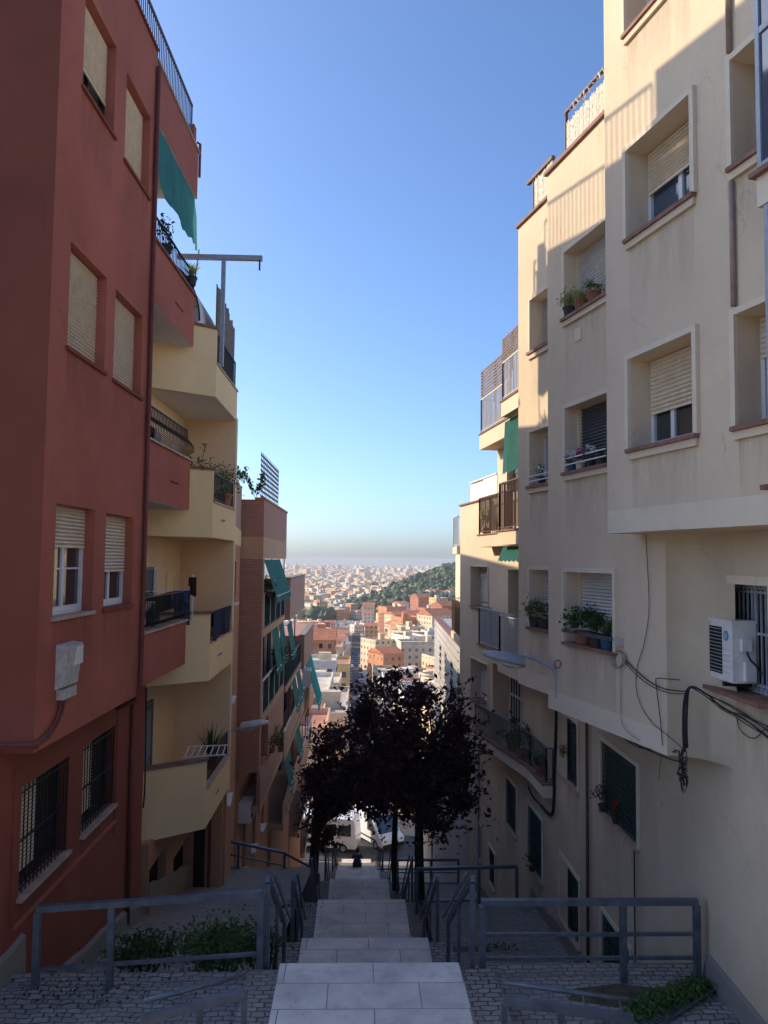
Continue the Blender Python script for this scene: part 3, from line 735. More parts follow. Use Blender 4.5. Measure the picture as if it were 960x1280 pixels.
# recessed wall with the white barred door
mb=MB(); mb.fbox(FD,-2.1,sm-.004,-5.2,-2.604,-2.5,-.42); mb.build('recessed_wall',M_cream,bD)
a0,a1=FD.hit(663,890,-.42)[0],FD.hit(640,890,-.42)[0]
mb=MB(); zt_,zb_=-2.95,-5.1
for k in range(8):
    s=a0+(a1-a0)*k/7; mb.fbox(FD,s-.012,s+.012,zb_,zt_,-.39,-.366)
for z in (zb_,-4.2,-3.55,zt_-.04): mb.fbox(FD,a0,a1,z,z+.045,-.392,-.364)
mb.build('barred_door',M_slatw,bD)
mb=MB(); mb.fbox(FD,a0-.02,a1+.02,zb_,zt_,-.418,-.4); mb.build('door_panel',M_dark,bD)
# penthouse
sp2=FD.hit(622,590)[0]
mb=MB(); wall(mb,FD,-2.4,sp2,1.752,4.0,[hd4],.2,3.0); mb.build('penthouse_wall',M_cream,bD)
door(FD,bD,hd4[0]+.02,hd4[1]-.02,hd4[2]+.9,hd4[3],-.2,M_slatg)
mb=MB(); mb.fbox(FD,sp2,sD+.03,1.752,1.80,-.3,.05); mb.build('coping',M_tile,bD)
def balcony(label_mat,o_far,o_near,u_far,u_mid,slab,rz,slabN=None,rzN=None):
    sf=FD.hit(u_far,700,o_far)[0]; sm_=FD.hit(u_mid,700,o_near)[0]
    sN=slabN or slab; rN=rzN or rz
    mb=MB(); mb.fbox(FD,sm_,sf,slab[0],slab[1],.0,o_far); mb.fbox(FD,-2.2,sm_-.002,sN[0],sN[1],.0,o_near); b=mb.build('balcony_slab',M_cream,bD)
    mb=MB(); mb.fbox(FD,sm_+.003,sf+.03,slab[1]+.002,slab[1]+.035,o_far-.14,o_far+.03); mb.fbox(FD,-2.2,sm_+.02,sN[1]+.002,sN[1]+.035,o_near-.14,o_near+.03); mb.build('coping',M_tile,b)
    mb=MB(); q=lambda s,o:(FD.P(s,0,o).x,FD.P(s,0,o).y)
    bar_rail(mb,[q(sf-.04,.05),q(sf-.04,o_far-.04),q(sm_+.03,o_far-.04)],slab[1]+.03,rz,.105,.017)
    bar_rail(mb,[q(sm_-.04,o_far-.1),q(sm_-.04,o_near-.04),q(-2.15,o_near-.04)],sN[1]+.03,rN,.105,.017)
    mb.build('balustrade',label_mat,b)
    return sf,sm_
balcony(M_lamp,.40,.72,597,622,(-2.58,-2.28),-1.27)
balcony(M_pipebr,.40,.72,597,622,(.38,.69),1.72,None,1.84)
sf,sm_=balcony(M_slatw,.5,.72,599,626,(3.0,3.4),4.37,(3.4,3.75),4.7)
for (a,b,z0,z1,o) in ((sm_+.05,sf-.02,4.4,5.17,.47),(-1.9,sm_-.02,4.73,5.3,.69)):
    mb=MB(); n=9
    for k in range(n):
        z=z0+(z1-z0)*k/n; mb.fbox(FD,a,b,z,z+(z1-z0)/n*.62,o-.01,o+.008)
    for s in (a+.03,(a+b)/2,b-.05): mb.fbox(FD,s,s+.05,z0-.35,z1,o-.05,o-.012)
    mb.build('slatted_screen',M_wood,bD)
# lower big balcony
pl=[(4.25,22.3),(3.25,22.3),(3.98,18.4),(4.02,16.9),(4.25,16.9)]
mb=MB(); mb.prism(pl,-5.12,-4.86); bal=mb.build('balcony_slab',M_creamlt,bD)
mb=MB()
inn=[(4.25,22.15),(3.4,22.15),(4.12,18.4),(4.16,17.05),(4.25,17.05)]
for i in range(4):
    a,b=pl[i],pl[i+1]; c,d=inn[i+1],inn[i]
    ex=lambda p,q:(p[0]-.03 if p[0]<4.2 else p[0],p[1])
    mb.prism([ex(a,0),ex(b,0),c,d],-4.858,-4.81)
mb.build('coping',M_tile,bal)
mb=MB(); bar_rail(mb,[(4.2,22.22),(3.33,22.22),(4.06,18.4),(4.10,16.98),(4.24,16.98)],-4.81,-4.08,.105,.012); mb.build('balustrade',M_steel,bal)
# white tank on D's roof
t=thing('water_tank',FD.P(sD-1.0,1.8,-.3),'white rooftop water tank box lit by the sun','tank')
a=FD.hit(588,620,-.35)[0]; b=FD.hit(621,620,-.35)[0]
mb=MB(); mb.fbox(FD,b,(a+b)/2-.01,1.805,2.5,-1.3,-.35); mb.fbox(FD,(a+b)/2+.01,a,1.805,2.45,-1.3,-.35); mb.build('body',M_white,t)
mb=MB(); mb.fbox(FD,b-.03,a+.03,2.502,2.54,-1.33,-.32); mb.build('lid',M_white,t)
# awnings of D (hanging blinds)
mb=MB(); a=FD.hit(632,620,.5)[0]; n=14
for k in range(n):
    s0=-2.1+(a+2.1)*k/n; s1=-2.1+(a+2.1)*(k+1)/n; w=lambda s:.02*sin(s*9)
    mb.quad(FD.P(s0,3.35,.52),FD.P(s1,3.35,.52),FD.P(s1,2.1-.04*(k%2),.6+w(s1)),FD.P(s0,2.1-.04*((k+1)%2),.6+w(s0)))
mb.build('awning',M_awnd,bD)
mb=MB()
for k in range(n):
    s0=-2.1+(a+2.3)*k/n; s1=-2.1+(a+2.3)*(k+1)/n
    mb.quad(FD.P(s0,.35,.50),FD.P(s1,.35,.50),FD.P(s1,.02-.04*(k%2),.64),FD.P(s0,.02-.04*((k+1)%2),.64))
mb.build('awning',M_awnd,bD)

# --- E: grey panelled block further down, and blocks to the cross street
def rowhouse(label,Fc,s0,s1,z0,z1,mat,wins,parapet=M_tile,back=3.0,fm=None,shutm=None):
    t=thing('street_house',Fc.P((s0+s1)/2,z0),label,'building')
    mb=MB(); wall(mb,Fc,s0,s1,z0,z1,wins,.15,back); mb.build('wall',mat,t)
    mb=MB(); mb.fbox(Fc,s0,s1,z1+.002,z1+.06,-.3,.05); mb.build('coping',parapet,t)
    for i,h in enumerate(wins): window(Fc,t,h,.15,(.0,.5,1,.7)[i%4],fm or M_alu,shutm or M_slatw,M_tilelt)
    return t
FE=F(3.9,25.5,4.5,46.8,-1); FE2=F(4.4,46.9,4.4,56.8,-1)
tE=rowhouse('grey panelled block beyond the cream balconies, sunlit along its edge',FE,0,21.2,-20,-3.5,M_greyfac,[(2.2+3.4*k,3.5+3.4*k,-6.2-3*j,-4.6-3*j) for k in range(5) for j in range(2)])
for k in range(9):
    mb=MB(); z=-3.75-.36*k; mb.fbox(FE,6.5,21.1,z-.05,z,.002,.06); mb.build('ledge',M_greyfac,tE)
mb=MB(); mb.fbox(FE,1.5,5.6,-3.05,-2.8,0,.4); bb=mb.build('balcony_slab',M_cream,tE)
mb=MB(); q=lambda s,o:(FE.P(s,0,o).x,FE.P(s,0,o).y); bar_rail(mb,[q(5.55,0),q(5.55,.36),q(1.5,.36)],-2.8,-1.5,.12,.014); mb.build('balustrade',M_pipebr,bb)
mb=MB(); wall(mb,FE,0,8.0,-3.49,.26,[(3.0,4.3,-2.7,-.3)],.15,3); mb.build('upper_wall',M_cream,tE)
window(FE,tE,(3.0,4.3,-2.7,-.3),.15,.6,M_alu,M_slatw)
mb=MB(); mb.fbox(FE,3.8,5.6,.27,.55,0,.35); bb=mb.build('balcony_slab',M_cream,tE)
mb=MB(); bar_rail(mb,[q(5.55,0),q(5.55,.31),q(3.8,.31)],.55,1.75,.12,.014); mb.build('balustrade',M_slatw,bb)
rowhouse('last cream house on the right before the cross street',FE2,0,9.8,-24,-9.5,M_cream,[(1.2+3.1*k,2.4+3.1*k,-14-3*j,-12.5-3*j) for k in range(3) for j in range(2)])
# ================================================================== LEFT SIDE
def FXl(c0,c1,d0,d1): return F(c0+c1*d0,d0,c0+c1*d1,d1,1)
FL=FXl(-4.05,.023,9.25,16.9); FLg=F(-4.2,5.0,-4.2,20.0,1)
# make the near corner follow the picture
sL0=FL.hit(42,930)[0]; sP=FL.hit(187,400)[0]; sE=FL.hit(243,380)[0]
bR=thing('apartment_block',FL.P(3,-7),'dark red rendered apartment block with beige roller shutters and corner balconies','building')
def lr(u0,u1,vt,vb): return FL.rect(u0,u1,u1,vt,vb)
hL=[lr(103,144,56,173),lr(155.5,187,145,249),lr(85,132,346,466),lr(142,177,394,498),lr(68,117,637,763),lr(131,166,647,754)]
# keep the storey columns aligned
sHi=FL.hit(176,30)[0]-.35
mb=MB(); wall(mb,FL,sL0,sP,-2.32,9.0,hL,.17,4.5); mb.build('wall',M_red,bR)
mb=MB(); mb.fbox(FL,sL0,sHi,9.002,9.85,-.25,0); mb.build('high_parapet',M_red,bR)
mb=MB(); mb.fbox(FL,sL0-.006,sL0-.001,-2.318,8.999,-4.49,-.003); mb.build('side_wall',M_redshade,bR)  # thin skin over the side face, shade put into its colour
sh=(.66,1,1,1,.36,.60); fms=(M_black,M_alu,M_alu,M_alu,M_alu,M_alu)
for h,s,fm in zip(hL,sh,fms):
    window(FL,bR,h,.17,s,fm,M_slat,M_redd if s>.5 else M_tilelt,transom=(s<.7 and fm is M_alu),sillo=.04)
# balcony bay: solid parapets flush with the facade over a loggia
def lz(u,v): return FL.hit(u,v)[1]
zp=[(lz(243,371),lz(242,434)),(lz(238,577),lz(234,637)),(lz(230,777),lz(227,832))]
zroof=(lz(247,190),lz(246,248))
LG=-1.15
mb=MB(); mb.fbox(FL,sP+.002,sE-.0,-2.3,zroof[0],-4.4,LG); bk=mb.build('loggia_wall',M_red,bR)
mb=MB(); mb.fbox(FL,sP+.002,sE,zroof[1],zroof[0],LG+.002,0); mb.build('roof_parapet',M_red,bR)
mb=MB(); mb.fbox(FL,sP-.02,sE+.02,zroof[0]+.002,zroof[0]+.045,-.25,.04); mb.build('coping',M_tilelt,bR)
mb=MB(); mb.fbox(FL,sHi+.004,sP-.022,9.002,9.04,-.25,.04); mb.build('coping',M_redd,bR)
mb=MB(); mb.fbox(FL,sP+.01,sE-.01,zroof[1]-.006,zroof[1]-.002,LG+.01,-.005); mb.build('soffit',M_soffit,bR)
pars=[]
for i,(a,b) in enumerate(zp):
    mb=MB(); mb.fbox(FL,sP+.002,sE,b,a,-.14,0); mb.fbox(FL,sP+.002,sE,b,b+.22,LG+.002,-.142); mb.fbox(FL,sE-.14,sE,b+.222,a,LG+.002,-.142)
    p=mb.build('balcony',M_red,bR); pars.append(p)
    mb=MB(); mb.fbox(FL,sP+.01,sE+.03,a+.002,a+.04,-.18,.05); mb.build('coping',M_tilelt if i else M_tile,p)
    if i<2:
        mb=MB(); mb.fbox(FL,sP+.01,sE-.01,b-.006,b-.002,LG+.01,-.005); mb.build('soffit',M_soffit,p)
    door(FL,bR,sP+.25,sP+1.05,b+.22,b+2.3,LG+.03,M_alu,name='balcony_door')
    door(FL,bR,sP+1.3,sP+2.1,b+.22,b+2.3,LG+.03,M_alu,name='balcony_door')
    for zz in ([b+.45] if i<2 else []):
        mb=MB(); mb.fbox(FL,sP+1.6,sP+2.2,zz,zz+.03,.0015,.006); mb.build('weep_slot',M_dark,p)
for i,(a,b) in enumerate(zp):
    ztp=(zroof[1] if i==0 else zp[i-1][1])-.01
    mb=MB(); mb.fbox(FL,sP+.03,sP+.36,b+.222,ztp,-.42,-.16); mb.build('pillar',M_white,bR)
    mb=MB(); mb.fbox(FL,sP+.362,sP+.62,b+.222,ztp,-.5,-.2); mb.build('door_jamb',M_redd,bR)
# railings on the parapets
def belly_rail(Fc,s0,s1,z0,z1,par,zig=True):
    mb=MB(); o=-.07; n=int((s1-s0)/.1)
    mb.bar(Fc.P(s0,z1,o),Fc.P(s1,z1,o),.035,.02); mb.bar(Fc.P(s0,z0+.05,o),Fc.P(s1,z0+.05,o),.03,.015)
    H=z1-z0
    for k in range(n+1):
        s=s0+(s1-s0)*k/n
        if zig: pts=[Fc.P(s,z0+.05,o),Fc.P(s-.03,z0+H*.25,o+.16),Fc.P(s+.03,z0+H*.45,o+.14),Fc.P(s-.03,z0+H*.68,o+.03),Fc.P(s,z1,o)]
        else: pts=[Fc.P(s,z0+.05,o),Fc.P(s,z1,o)]
        mb.tube(pts,.009,5)
    return mb.build('balustrade',M_black,par)
belly_rail(FL,sP+.05,sE-.05,zp[0][0]+.04,zp[0][0]+.55,pars[0],False)
belly_rail(FL,sP+.05,sE-.05,zp[1][0]+.04,zp[1][0]+.66,pars[1],True)
belly_rail(FL,sP+.05,sE-.05,zp[2][0]+.04,zp[2][0]+.62,pars[2],True)
# roof rail
mb=MB(); q=lambda s,o:(FL.P(s,0,o).x,FL.P(s,0,o).y)
bar_rail(mb,[q(sHi+.1,-.1),q(sE-.25,-.1)],zroof[0]+.045,zroof[0]+.93,.11,.012,.045); mb.build('roof_rail',M_steel,bR)
mb=MB(); mb.fbox(FL,sE-.22,sE-.02,zroof[0]+.047,zroof[0]+.55,-.3,-.05); mb.build('roof_post',M_red,bR)
mb=MB(); mb.tube([FL.P(sE+.06,zroof[0]-.5,.02),FL.P(sE+.06,zroof[0]+.25,.02),FL.P(sE+.02,zroof[0]+.27,-.05)],.03,8); mb.build('vent_pipe',M_pipered,bR,smooth=True)
# green hanging awning on the top balcony
mb=MB(); n=18; zt_=zroof[1]+.02
for k in range(n):
    s0=sP+.02+(sE-sP-.08)*k/n; s1=sP+.02+(sE-sP-.08)*(k+1)/n
    w=lambda s:.03*sin(s*5)+.015*sin(s*17); sc=lambda j:.05*(j%2)
    prev=[FL.P(s0,zt_,-.05),FL.P(s1,zt_,-.05)]
    for j,(dz,oo) in enumerate(((.45,.02),(.9,.04),(1.2,.06))):
        e=.05 if j==2 else 0
        nx=[FL.P(s0,zt_-dz-e*(k%2),oo+w(s0)*dz),FL.P(s1,zt_-dz-e*((k+1)%2),oo+w(s1)*dz)]
        mb.quad(prev[0],prev[1],nx[1],nx[0]); prev=nx
mb.build('awning',M_awn,bR)
mb=MB(); mb.tube([FL.P(sE-.12,zt_-1.2,.10),FL.P(sE-.12,zp[0][0]+.1,.0)],.014,6); mb.build('awning_arm',M_steel,bR)
# downpipe
s=FL.hit(185,500)[0]
mb=MB(); mb.tube([FL.P(sP-.06,8.7,.05),FL.P(sP-.06,-2.1,.05),FL.P(sP-.06,-2.4,.0),FL.P(sP-.06,-2.55,-.35)],.04,8); mb.build('downpipe',M_pipered,bR,smooth=True)
# ground storey
def gr(u0,u1,vt,vb): return FLg.rect(u0,u1,u1,vt,vb)
hg=[gr(27,85,946,1061),gr(104,143,907,1003)]
sGE=FLg.hit(178,1000)[0]
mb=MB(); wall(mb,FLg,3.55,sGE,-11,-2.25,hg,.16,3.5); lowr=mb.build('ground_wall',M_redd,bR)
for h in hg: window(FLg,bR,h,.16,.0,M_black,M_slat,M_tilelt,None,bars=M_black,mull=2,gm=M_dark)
for h in hg:
    g=MB(); m_=(h[1]-h[0])*.45; shutter_mesh(FLg,h[0]+.05,h[0]+m_,h[2]+.25,h[3]-.01,-.125).build('blind',M_slat,bR)
# plaster strips round the openings
for (ua,va,ub,vb) in ((20,1140,152,1003),):
    a=FLg.hit(ua,va)[0]; zz=hg[0][2]-.33; b=FLg.hit(ub,vb)[0]
    mb=MB(); mb.fbox(FLg,hg[0][0]-.15,hg[1][1]+.15,zz,zz+.05,.002,.03); mb.build('plaster_strip',M_red,bR)
for u,va,vb in ((20,960,1150),(147,892,1040)):
    s=FLg.hit(u,va)[0]; za=FLg.hit(u,va)[1]; zb=FLg.hit(u,vb)[1]
    mb=MB(); mb.fbox(FLg,s-.03,s+.03,zb,za,.002,.02); mb.build('plaster_strip',M_redd,bR)
s=FLg.hit(160,1000)[0]
mb=MB(); mb.tube([FLg.P(s,-2.4,.05),FLg.P(s,zl(FLg.P(s,0).y)+.1,.05)],.045,8); mb.build('downpipe',M_pipered,bR,smooth=True)
mb=MB(); n=18
for k in range(n):
    a=3.55+(sGE-3.55)*k/n;b=3.55+(sGE-3.55)*(k+1)/n
    za,zb=min(zl(FLg.P(a,0).y),99),zl(FLg.P(b,0).y)
    if FLg.P(a,0).y<9.75<FLg.P(b,0).y: zb=za
    h=.30+.02*sin(k*1.7); h2=.30+.02*sin((k+1)*1.7)
    mb.hexa([FLg.P(a,za-1.5,0),FLg.P(b,zb-1.5,0),FLg.P(b,zb-1.5,.10),FLg.P(a,za-1.5,.10),FLg.P(a,za+h+.04,0),FLg.P(b,zb+h2+.04,0),FLg.P(b,zb+h2,.06),FLg.P(a,za+h,.06)])
mb.build('plinth',M_conc,bR)

# --- yellow house with angled balconies
bY=thing('balcony_house',V3((-4,18,-8)),'yellow house with angled solid balconies stacked up its front','building')
FY=F(-3.25,17.0,-3.27,20.0,1)   # street side of the balconies
cx,cy=-3.25,FY.hit(270,500)[0]+17.0
cy=16.95; ey=19.85
def yz(u,v,d): return at_d(u,v,d).z
corner=[(270,412,455,496),(267,588,628,672),(260,767,805,851),(250,951,988,1036)]
tops=[]
FYb=F(-4.62,15.6,-4.62,19.9,1)
mb=MB(); wall(mb,FYb,0,4.3,-8.5,6.6,(),.1,2.5); mb.build('back_wall',M_beige,bY)
mb=MB(); mb.box(-5.5,-3.27,ey,ey+.22,-5.9,3.65); mb.build('end_wall',M_beige,bY)
mb=MB(); mb.box(-5.5,-3.42,ey,ey+.2,-12,-5.902); lw=mb.build('lower_wall',M_orange,bY)
mb=MB(); mb.box(-4.1,-3.82,ey-.012,ey-.002,-8.7,-6.4); mb.build('doorway',M_dark,lw)
mb=MB(); mb.tube([(-3.7,ey-.05,-9.0),(-3.7,ey-.05,-5.95)],.04,8); mb.build('downpipe',M_pipered,bY)
wing=[(-4.62,15.95),(-3.27,16.95)]
for i,(u,v1,v2,v3) in enumerate(corner):
    zt1,zs,zb=yz(u,v1,16.95),yz(u,v2,16.95),yz(u,v3,16.95); tops.append((zt1,zs,zb))
    mb=MB()
    nx,ny=V3((16.95-15.95,-(1.35),0)).normalized().xy
    tk=.14
    a,b=wing; ai=(a[0]+.0,a[1]+tk*1.3); bi=(b[0]-.02,b[1]+tk*1.1)
    # wing parapet (faces the camera), street parapet (lower), floor slab
    mb.prism([a,b,bi,ai],zb,zt1)
    mb.prism([(b[0]-.12,b[1]+.15),(b[0],b[1]),(b[0],ey),(b[0]-.12,ey)],zb,zs)
    mb.prism([ai,bi,(b[0]-.122,ey),(-4.62,ey)],zb,zb+.2)
    bal=mb.build('balcony',M_yellow,bY)
    mb=MB(); mb.prism([(a[0],a[1]-.03),(b[0]+.03,b[1]-.04),(bi[0]+.03,bi[1]+.03),(ai[0],ai[1]+.03)],zt1+.002,zt1+.055); mb.build('coping',M_tile,bal)
    mb=MB(); mb.prism([(b[0]-.15,b[1]+.18),(b[0]+.03,b[1]+.03),(b[0]+.03,ey),(b[0]-.15,ey)],zs+.002,zs+.045); mb.build('coping',M_tilelt,bal)
    mb=MB(); mb.prism([ai,(b[0]-.01,b[1]+.02),(b[0]-.01,ey-.01),(-4.6,ey-.01)],zb-.006,zb-.002); mb.build('soffit',M_soffit if i==0 else M_beige,bal)
    mb=MB(); bar_rail(mb,[(b[0]-.06,b[1]+.16),(b[0]-.06,ey-.03)],zs+.045,zt1-.02,.11,.010,.03); mb.build('balustrade',M_black,bal)
    if i: 
        mb=MB(); mb.fbox(FY,.9,1.3,zb+.42,zb+.45,.022,.03); mb.build('drain_spout',M_tile,bal)
# doors and shutters on the back wall
for i,(zt1,zs,zb) in enumerate(tops[1:]):
    z0=zb+.2; 
    if i==0:
        door(FYb,bY,.5,1.3,z0,z0+2.2,.02,M_dark,name='doorway'); louvre_leaf(FYb,bY,1.34,1.8,z0+.35,z0+2.2,.03,M_slatw); louvre_leaf(FYb,bY,.1,.46,z0+.35,z0+2.2,.03,M_slatw)
        door(FYb,bY,2.9,3.6,z0,z0+2.1,.02,M_white,name='balcony_door')
    if i==1:
        louvre_leaf(FYb,bY,.6,1.5,z0+.1,z0+2.25,.03,M_louv); louvre_leaf(FYb,bY,1.53,1.75,z0+.1,z0+2.25,.03,M_slatw); door(FYb,bY,2.8,3.6,z0,z0+2.1,.02,M_yellow,name='balcony_door')
    if i==2:
        louvre_leaf(FYb,bY,.2,.95,z0+.05,z0+2.35,.03,M_louv); louvre_leaf(FYb,bY,.97,1.75,z0+.05,z0+2.35,.03,M_louv)
        mb=MB(); mb.fbox(FYb,.12,.2,z0,z0+2.45,.001,.06); mb.fbox(FYb,1.75,1.83,z0,z0+2.45,.001,.06); mb.fbox(FYb,.2,1.75,z0+2.37,z0+2.45,.001,.06); mb.build('door_frame',M_louv,bY)
# ground storey of the yellow house, dark doors, rubble plinth
FYg=F(-4.19,14.6,-4.19,25.0,1)
def yg(u0,u1,vt,vb): return FYg.rect(u0,u1,u1,vt,vb)
hy=[yg(186,207,1058,1150),yg(217,238,1040,1107),yg(251,259,1000,1075)]
hy=[(h[0],h[1],h[2],min(h[3],-5.9)) for h in hy]
mb=MB(); wall(mb,FYg,1.35,5.3,-12,-5.75,hy[:2],.25,2); mb.build('ground_wall',M_orange,bY)
for h in hy[:2]: door(FYg,bY,h[0]+.02,h[1]-.02,h[2],h[3],-.2,M_dark)
mb=MB(); n=10
for k in range(n):
    a,b=1.35+3.95*k/n,1.35+3.95*(k+1)/n; za,zb=zl(FYg.P(a,0).y),zl(FYg.P(b,0).y)
    h=.60+.03*sin(k*1.9); h2=.60+.03*sin((k+1)*1.9); mb.hexa([FYg.P(a,za-1.5,0),FYg.P(b,zb-1.5,0),FYg.P(b,zb-1.5,.07),FYg.P(a,za-1.5,.07),FYg.P(a,za+h,0),FYg.P(b,zb+h2,0),FYg.P(b,zb+h2,.04),FYg.P(a,za+h,.04)])
mb.build('rubble_plinth',M_stonebase,bY)
# arched screen and crane post on the yellow terrace
zt1,zs,zb=tops[0]
mb=MB(); n=12; cxw=-4.3; 
prof=[]
for k in range(n+1):
    an=pi*.5*k/n; prof.append((-4.62+1.0*sin(an)*1.0,zt1+.06+1.35*cos(an)))
# white curved sun roof: corrugated quarter vault
for k in range(n):
    (x0,z0),(x1,z1)=prof[k],prof[k+1]
    mb.hexa([(x0,16.6,z0),(x1,16.6,z1),(x1,19.2,z1),(x0,19.2,z0),(x0,16.6,z0+.03),(x1,16.6,z1+.03),(x1,19.2,z1+.03),(x0,19.2,z0+.03)])
vau=mb.build('vaulted_roof',M_white,bY)
mb=MB(); mb.tube([(x+.03,16.58,z+.02) for x,z in prof],.022,6); mb.build('rib',M_black,vau,smooth=True)
mb=MB()
pp=[(x,16.64,z) for x,z in prof]; cc=(-4.62,16.64,zt1+.06)
for k in range(n): mb.add([cc,pp[k],pp[k+1]],[(0,1,2)])
mb.build('gable_panel',M_white,vau)
for k in range(1,6):
    mb=MB(); x,z=prof[k*2]; mb.bar((-4.6,16.61,zt1+.1+.02*k),(x,16.61,z),.018); mb.build('gable_bar',M_lamp,vau)
# reed screen on the terrace railing
r=random.Random(11); mb=MB(); y=17.3
while y<19.8:
    w=r.uniform(.05,.12); mb.box(-3.38,-3.36,y,y+w*.93,zs+.1,zt1+1.15-.12*(y-17.3)+r.uniform(-.12,.12)); y+=w
mb.build('reed_screen',M_wood,bY)
t=thing('hoist_crane',V3((-3.2,17.35,zs+.05)),'grey steel hoist post with a long arm rising from the yellow terrace','crane')
zc=at_d(278,322,17.35).z; xcr=at_d(278,400,17.35).x
mb=MB(); mb.bar((xcr,17.35,zs+.05),(xcr,17.35,zc-.06),.09,None,0,(0,1,0)); mb.build('post',M_lamp,t)
xa=at_d(222,320,17.35).x; xb=at_d(328,324,17.35).x
mb=MB(); mb.bar((xa,17.35,zc+.0),(xb,17.35,zc),.10,.11); mb.build('arm',M_lamp,t)
mb=MB(); mb.bar((xb-.06,17.35,zc-.06),(xb-.06,17.35,zc-.28),.035,None,0,(0,1,0)); mb.build('hook',M_black,t)

# --- orange strip house
FO=F(-3.36,20.1,-3.95,25.35,1)
bO=thing('street_house',FO.P(2,-9),'narrow orange rendered house squeezed between the yellow and brick blocks','building')
hO=[]
for (vt,vb,ub,sill) in ((702,752,295,1),(822,868,291,1),(940,988,287,1)):
    a=FO.hit(ub,(vt+vb)/2)[0]; hO.append((max(.15,a-1.0),a,FO.hit(ub,vb)[1],FO.hit(ub,vt)[1]))
mb=MB(); wall(mb,FO,0,FO.L,-12.5,.9,hO,.18,2.5); mb.build('wall',M_orange,bO)
mb=MB(); wall(mb,FO,0,FO.L,.902,2.3,(),.1,2.5); mb.build('brick_parapet',M_brickl,bO)
mb=MB(); mb.fbox(FO,.0,FO.L,.4,.9,.002,.01); mb.build('band',M_yellow,bO)
for h in hO: window(FO,bO,h,.18,.6,M_alu,M_slatg,M_white,gm=M_dark,sillo=.1)
# ground front carries on past the fence
FO2=F(-4.3,20.02,-3.95,25.3,1)

# --- brick block with green awnings
FK=F(-3.22,25.4,-3.2,33.0,1)
bK=thing('brick_block',FK.P(3,-12),'red brick apartment block with green awnings and mesh balconies','building')
zK=[(1.95,.35),(-2.35,-2.6),(-5.25,-5.5),(-8.1,-8.35)]
sK=FK.L
mb=MB(); mb.fbox(FK,0,.42,-6.9,.0,-.75,0); mb.fbox(FK,.422,.62,-6.9,.0,-.75,-.05)
mb.build('brick_pier',M_brick,bK)
mb=MB(); mb.fbox(FK,.0,sK,.72,1.95,-1.8,0); pr=mb.build('brick_parapet',M_brick,bK)
mb=MB(); mb.fbox(FK,.0,sK,.002,.718,-1.8,.004); mb.build('band',M_band,bK)
mb=MB(); mb.fbox(FK,-.03,sK+.03,1.952,2.02,-.3,.04); mb.build('coping',M_brick,pr)
mb=MB(); mb.fbox(FK,.0,sK,-15,1.6,-4,-1.35); mb.build('back_wall',M_brick,bK)
for i,(za,zb) in enumerate(zK[1:]):
    mb=MB(); mb.fbox(FK,.43,sK,zb,za,-1.34,.002); sl=mb.build('balcony_slab',M_band,bK)
    if i<2:
        mb=MB(); mb.fbox(FK,.63,sK-.02,za+.06,za+1.12,-.05,-.03); mb.build('mesh_panel',M_net,sl)
        mb=MB()
        for k in range(5):
            s=.63+(sK-.7)*k/4; mb.fbox(FK,s,s+.04,za+.002,za+1.15,-.028,.0)
        mb.fbox(FK,.63,sK-.02,za+1.152,za+1.2,-.06,.004); mb.build('rail_frame',M_alu,sl)
    else:
        mb=MB(); mb.fbox(FK,.43,sK-2,za-.25,za+1.0,-.12,.0); mb.build('brick_front',M_brick,sl)
    for k in range(3):
        s=1.2+2.2*k; door(FK,bK,s,s+1.2,za,za+2.1,-1.32,M_dark,name='balcony_door')
mb=MB(); mb.fbox(FK,2.3,sK,-6.95,-5.502,-.6,.0); mb.build('brick_front',M_brick,bK)
# vertical posts between the balconies
for s in (.64,3.1,5.4,sK-.08):
    mb=MB(); mb.fbox(FK,s,s+.06,-8.1,0,-.10,-.06); mb.build('post',M_pipebr,bK)
def drop_awning(par,Fc,s0,s1,z1,z0,o0,o1,mat,n=10,val=.22):
    mb=MB()
    for k in range(n):
        a=s0+(s1-s0)*k/n; b=s0+(s1-s0)*(k+1)/n; w=lambda s:.035*sin(s*6.5)
        mb.quad(Fc.P(a,z1,o0),Fc.P(b,z1,o0),Fc.P(b,z0,o1+w(b)),Fc.P(a,z0,o1+w(a)))
        mb.quad(Fc.P(a,z0,o1+w(a)),Fc.P(b,z0,o1+w(b)),Fc.P(b,z0-val-.03*(k%2),o1+.02+w(b)),Fc.P(a,z0-val-.03*((k+1)%2),o1+.02+w(a)))
    a_=mb.build('awning',mat,par)
    m=MB(); m.bar(Fc.P(s0,z0,o1),Fc.P(s1,z0,o1),.03); m.build('awning_bar',M_alu,a_)
    return a_
drop_awning(bK,FK,.5,5.6,-.02,-1.25,-.05,.42,M_awn)
drop_awning(bK,FK,3.2,5.3,-2.62,-4.1,-.05,.16,M_awn); drop_awning(bK,FK,5.6,7.4,-2.62,-3.95,-.05,.18,M_awn)
mb=MB(); mb.box(-9.5,-5.3,22.5,29.3,1.6,4.9); mb.build('shade_block',M_orange,bK)  # unseen roof block, added to cast shade on the balcony block opposite
# trellis and climbing plants on the roof
mb=MB(); 
for k in range(9):
    z=2.05+.17*k; mb.fbox(FK,.0,5.2,z,z+.07,-.14,-.125)
for k in range(14):
    s=.02+5.1*k/13; mb.fbox(FK,s,s+.06,2.02,3.55,-.124,-.11)
mb.build('trellis',M_wood,bK)
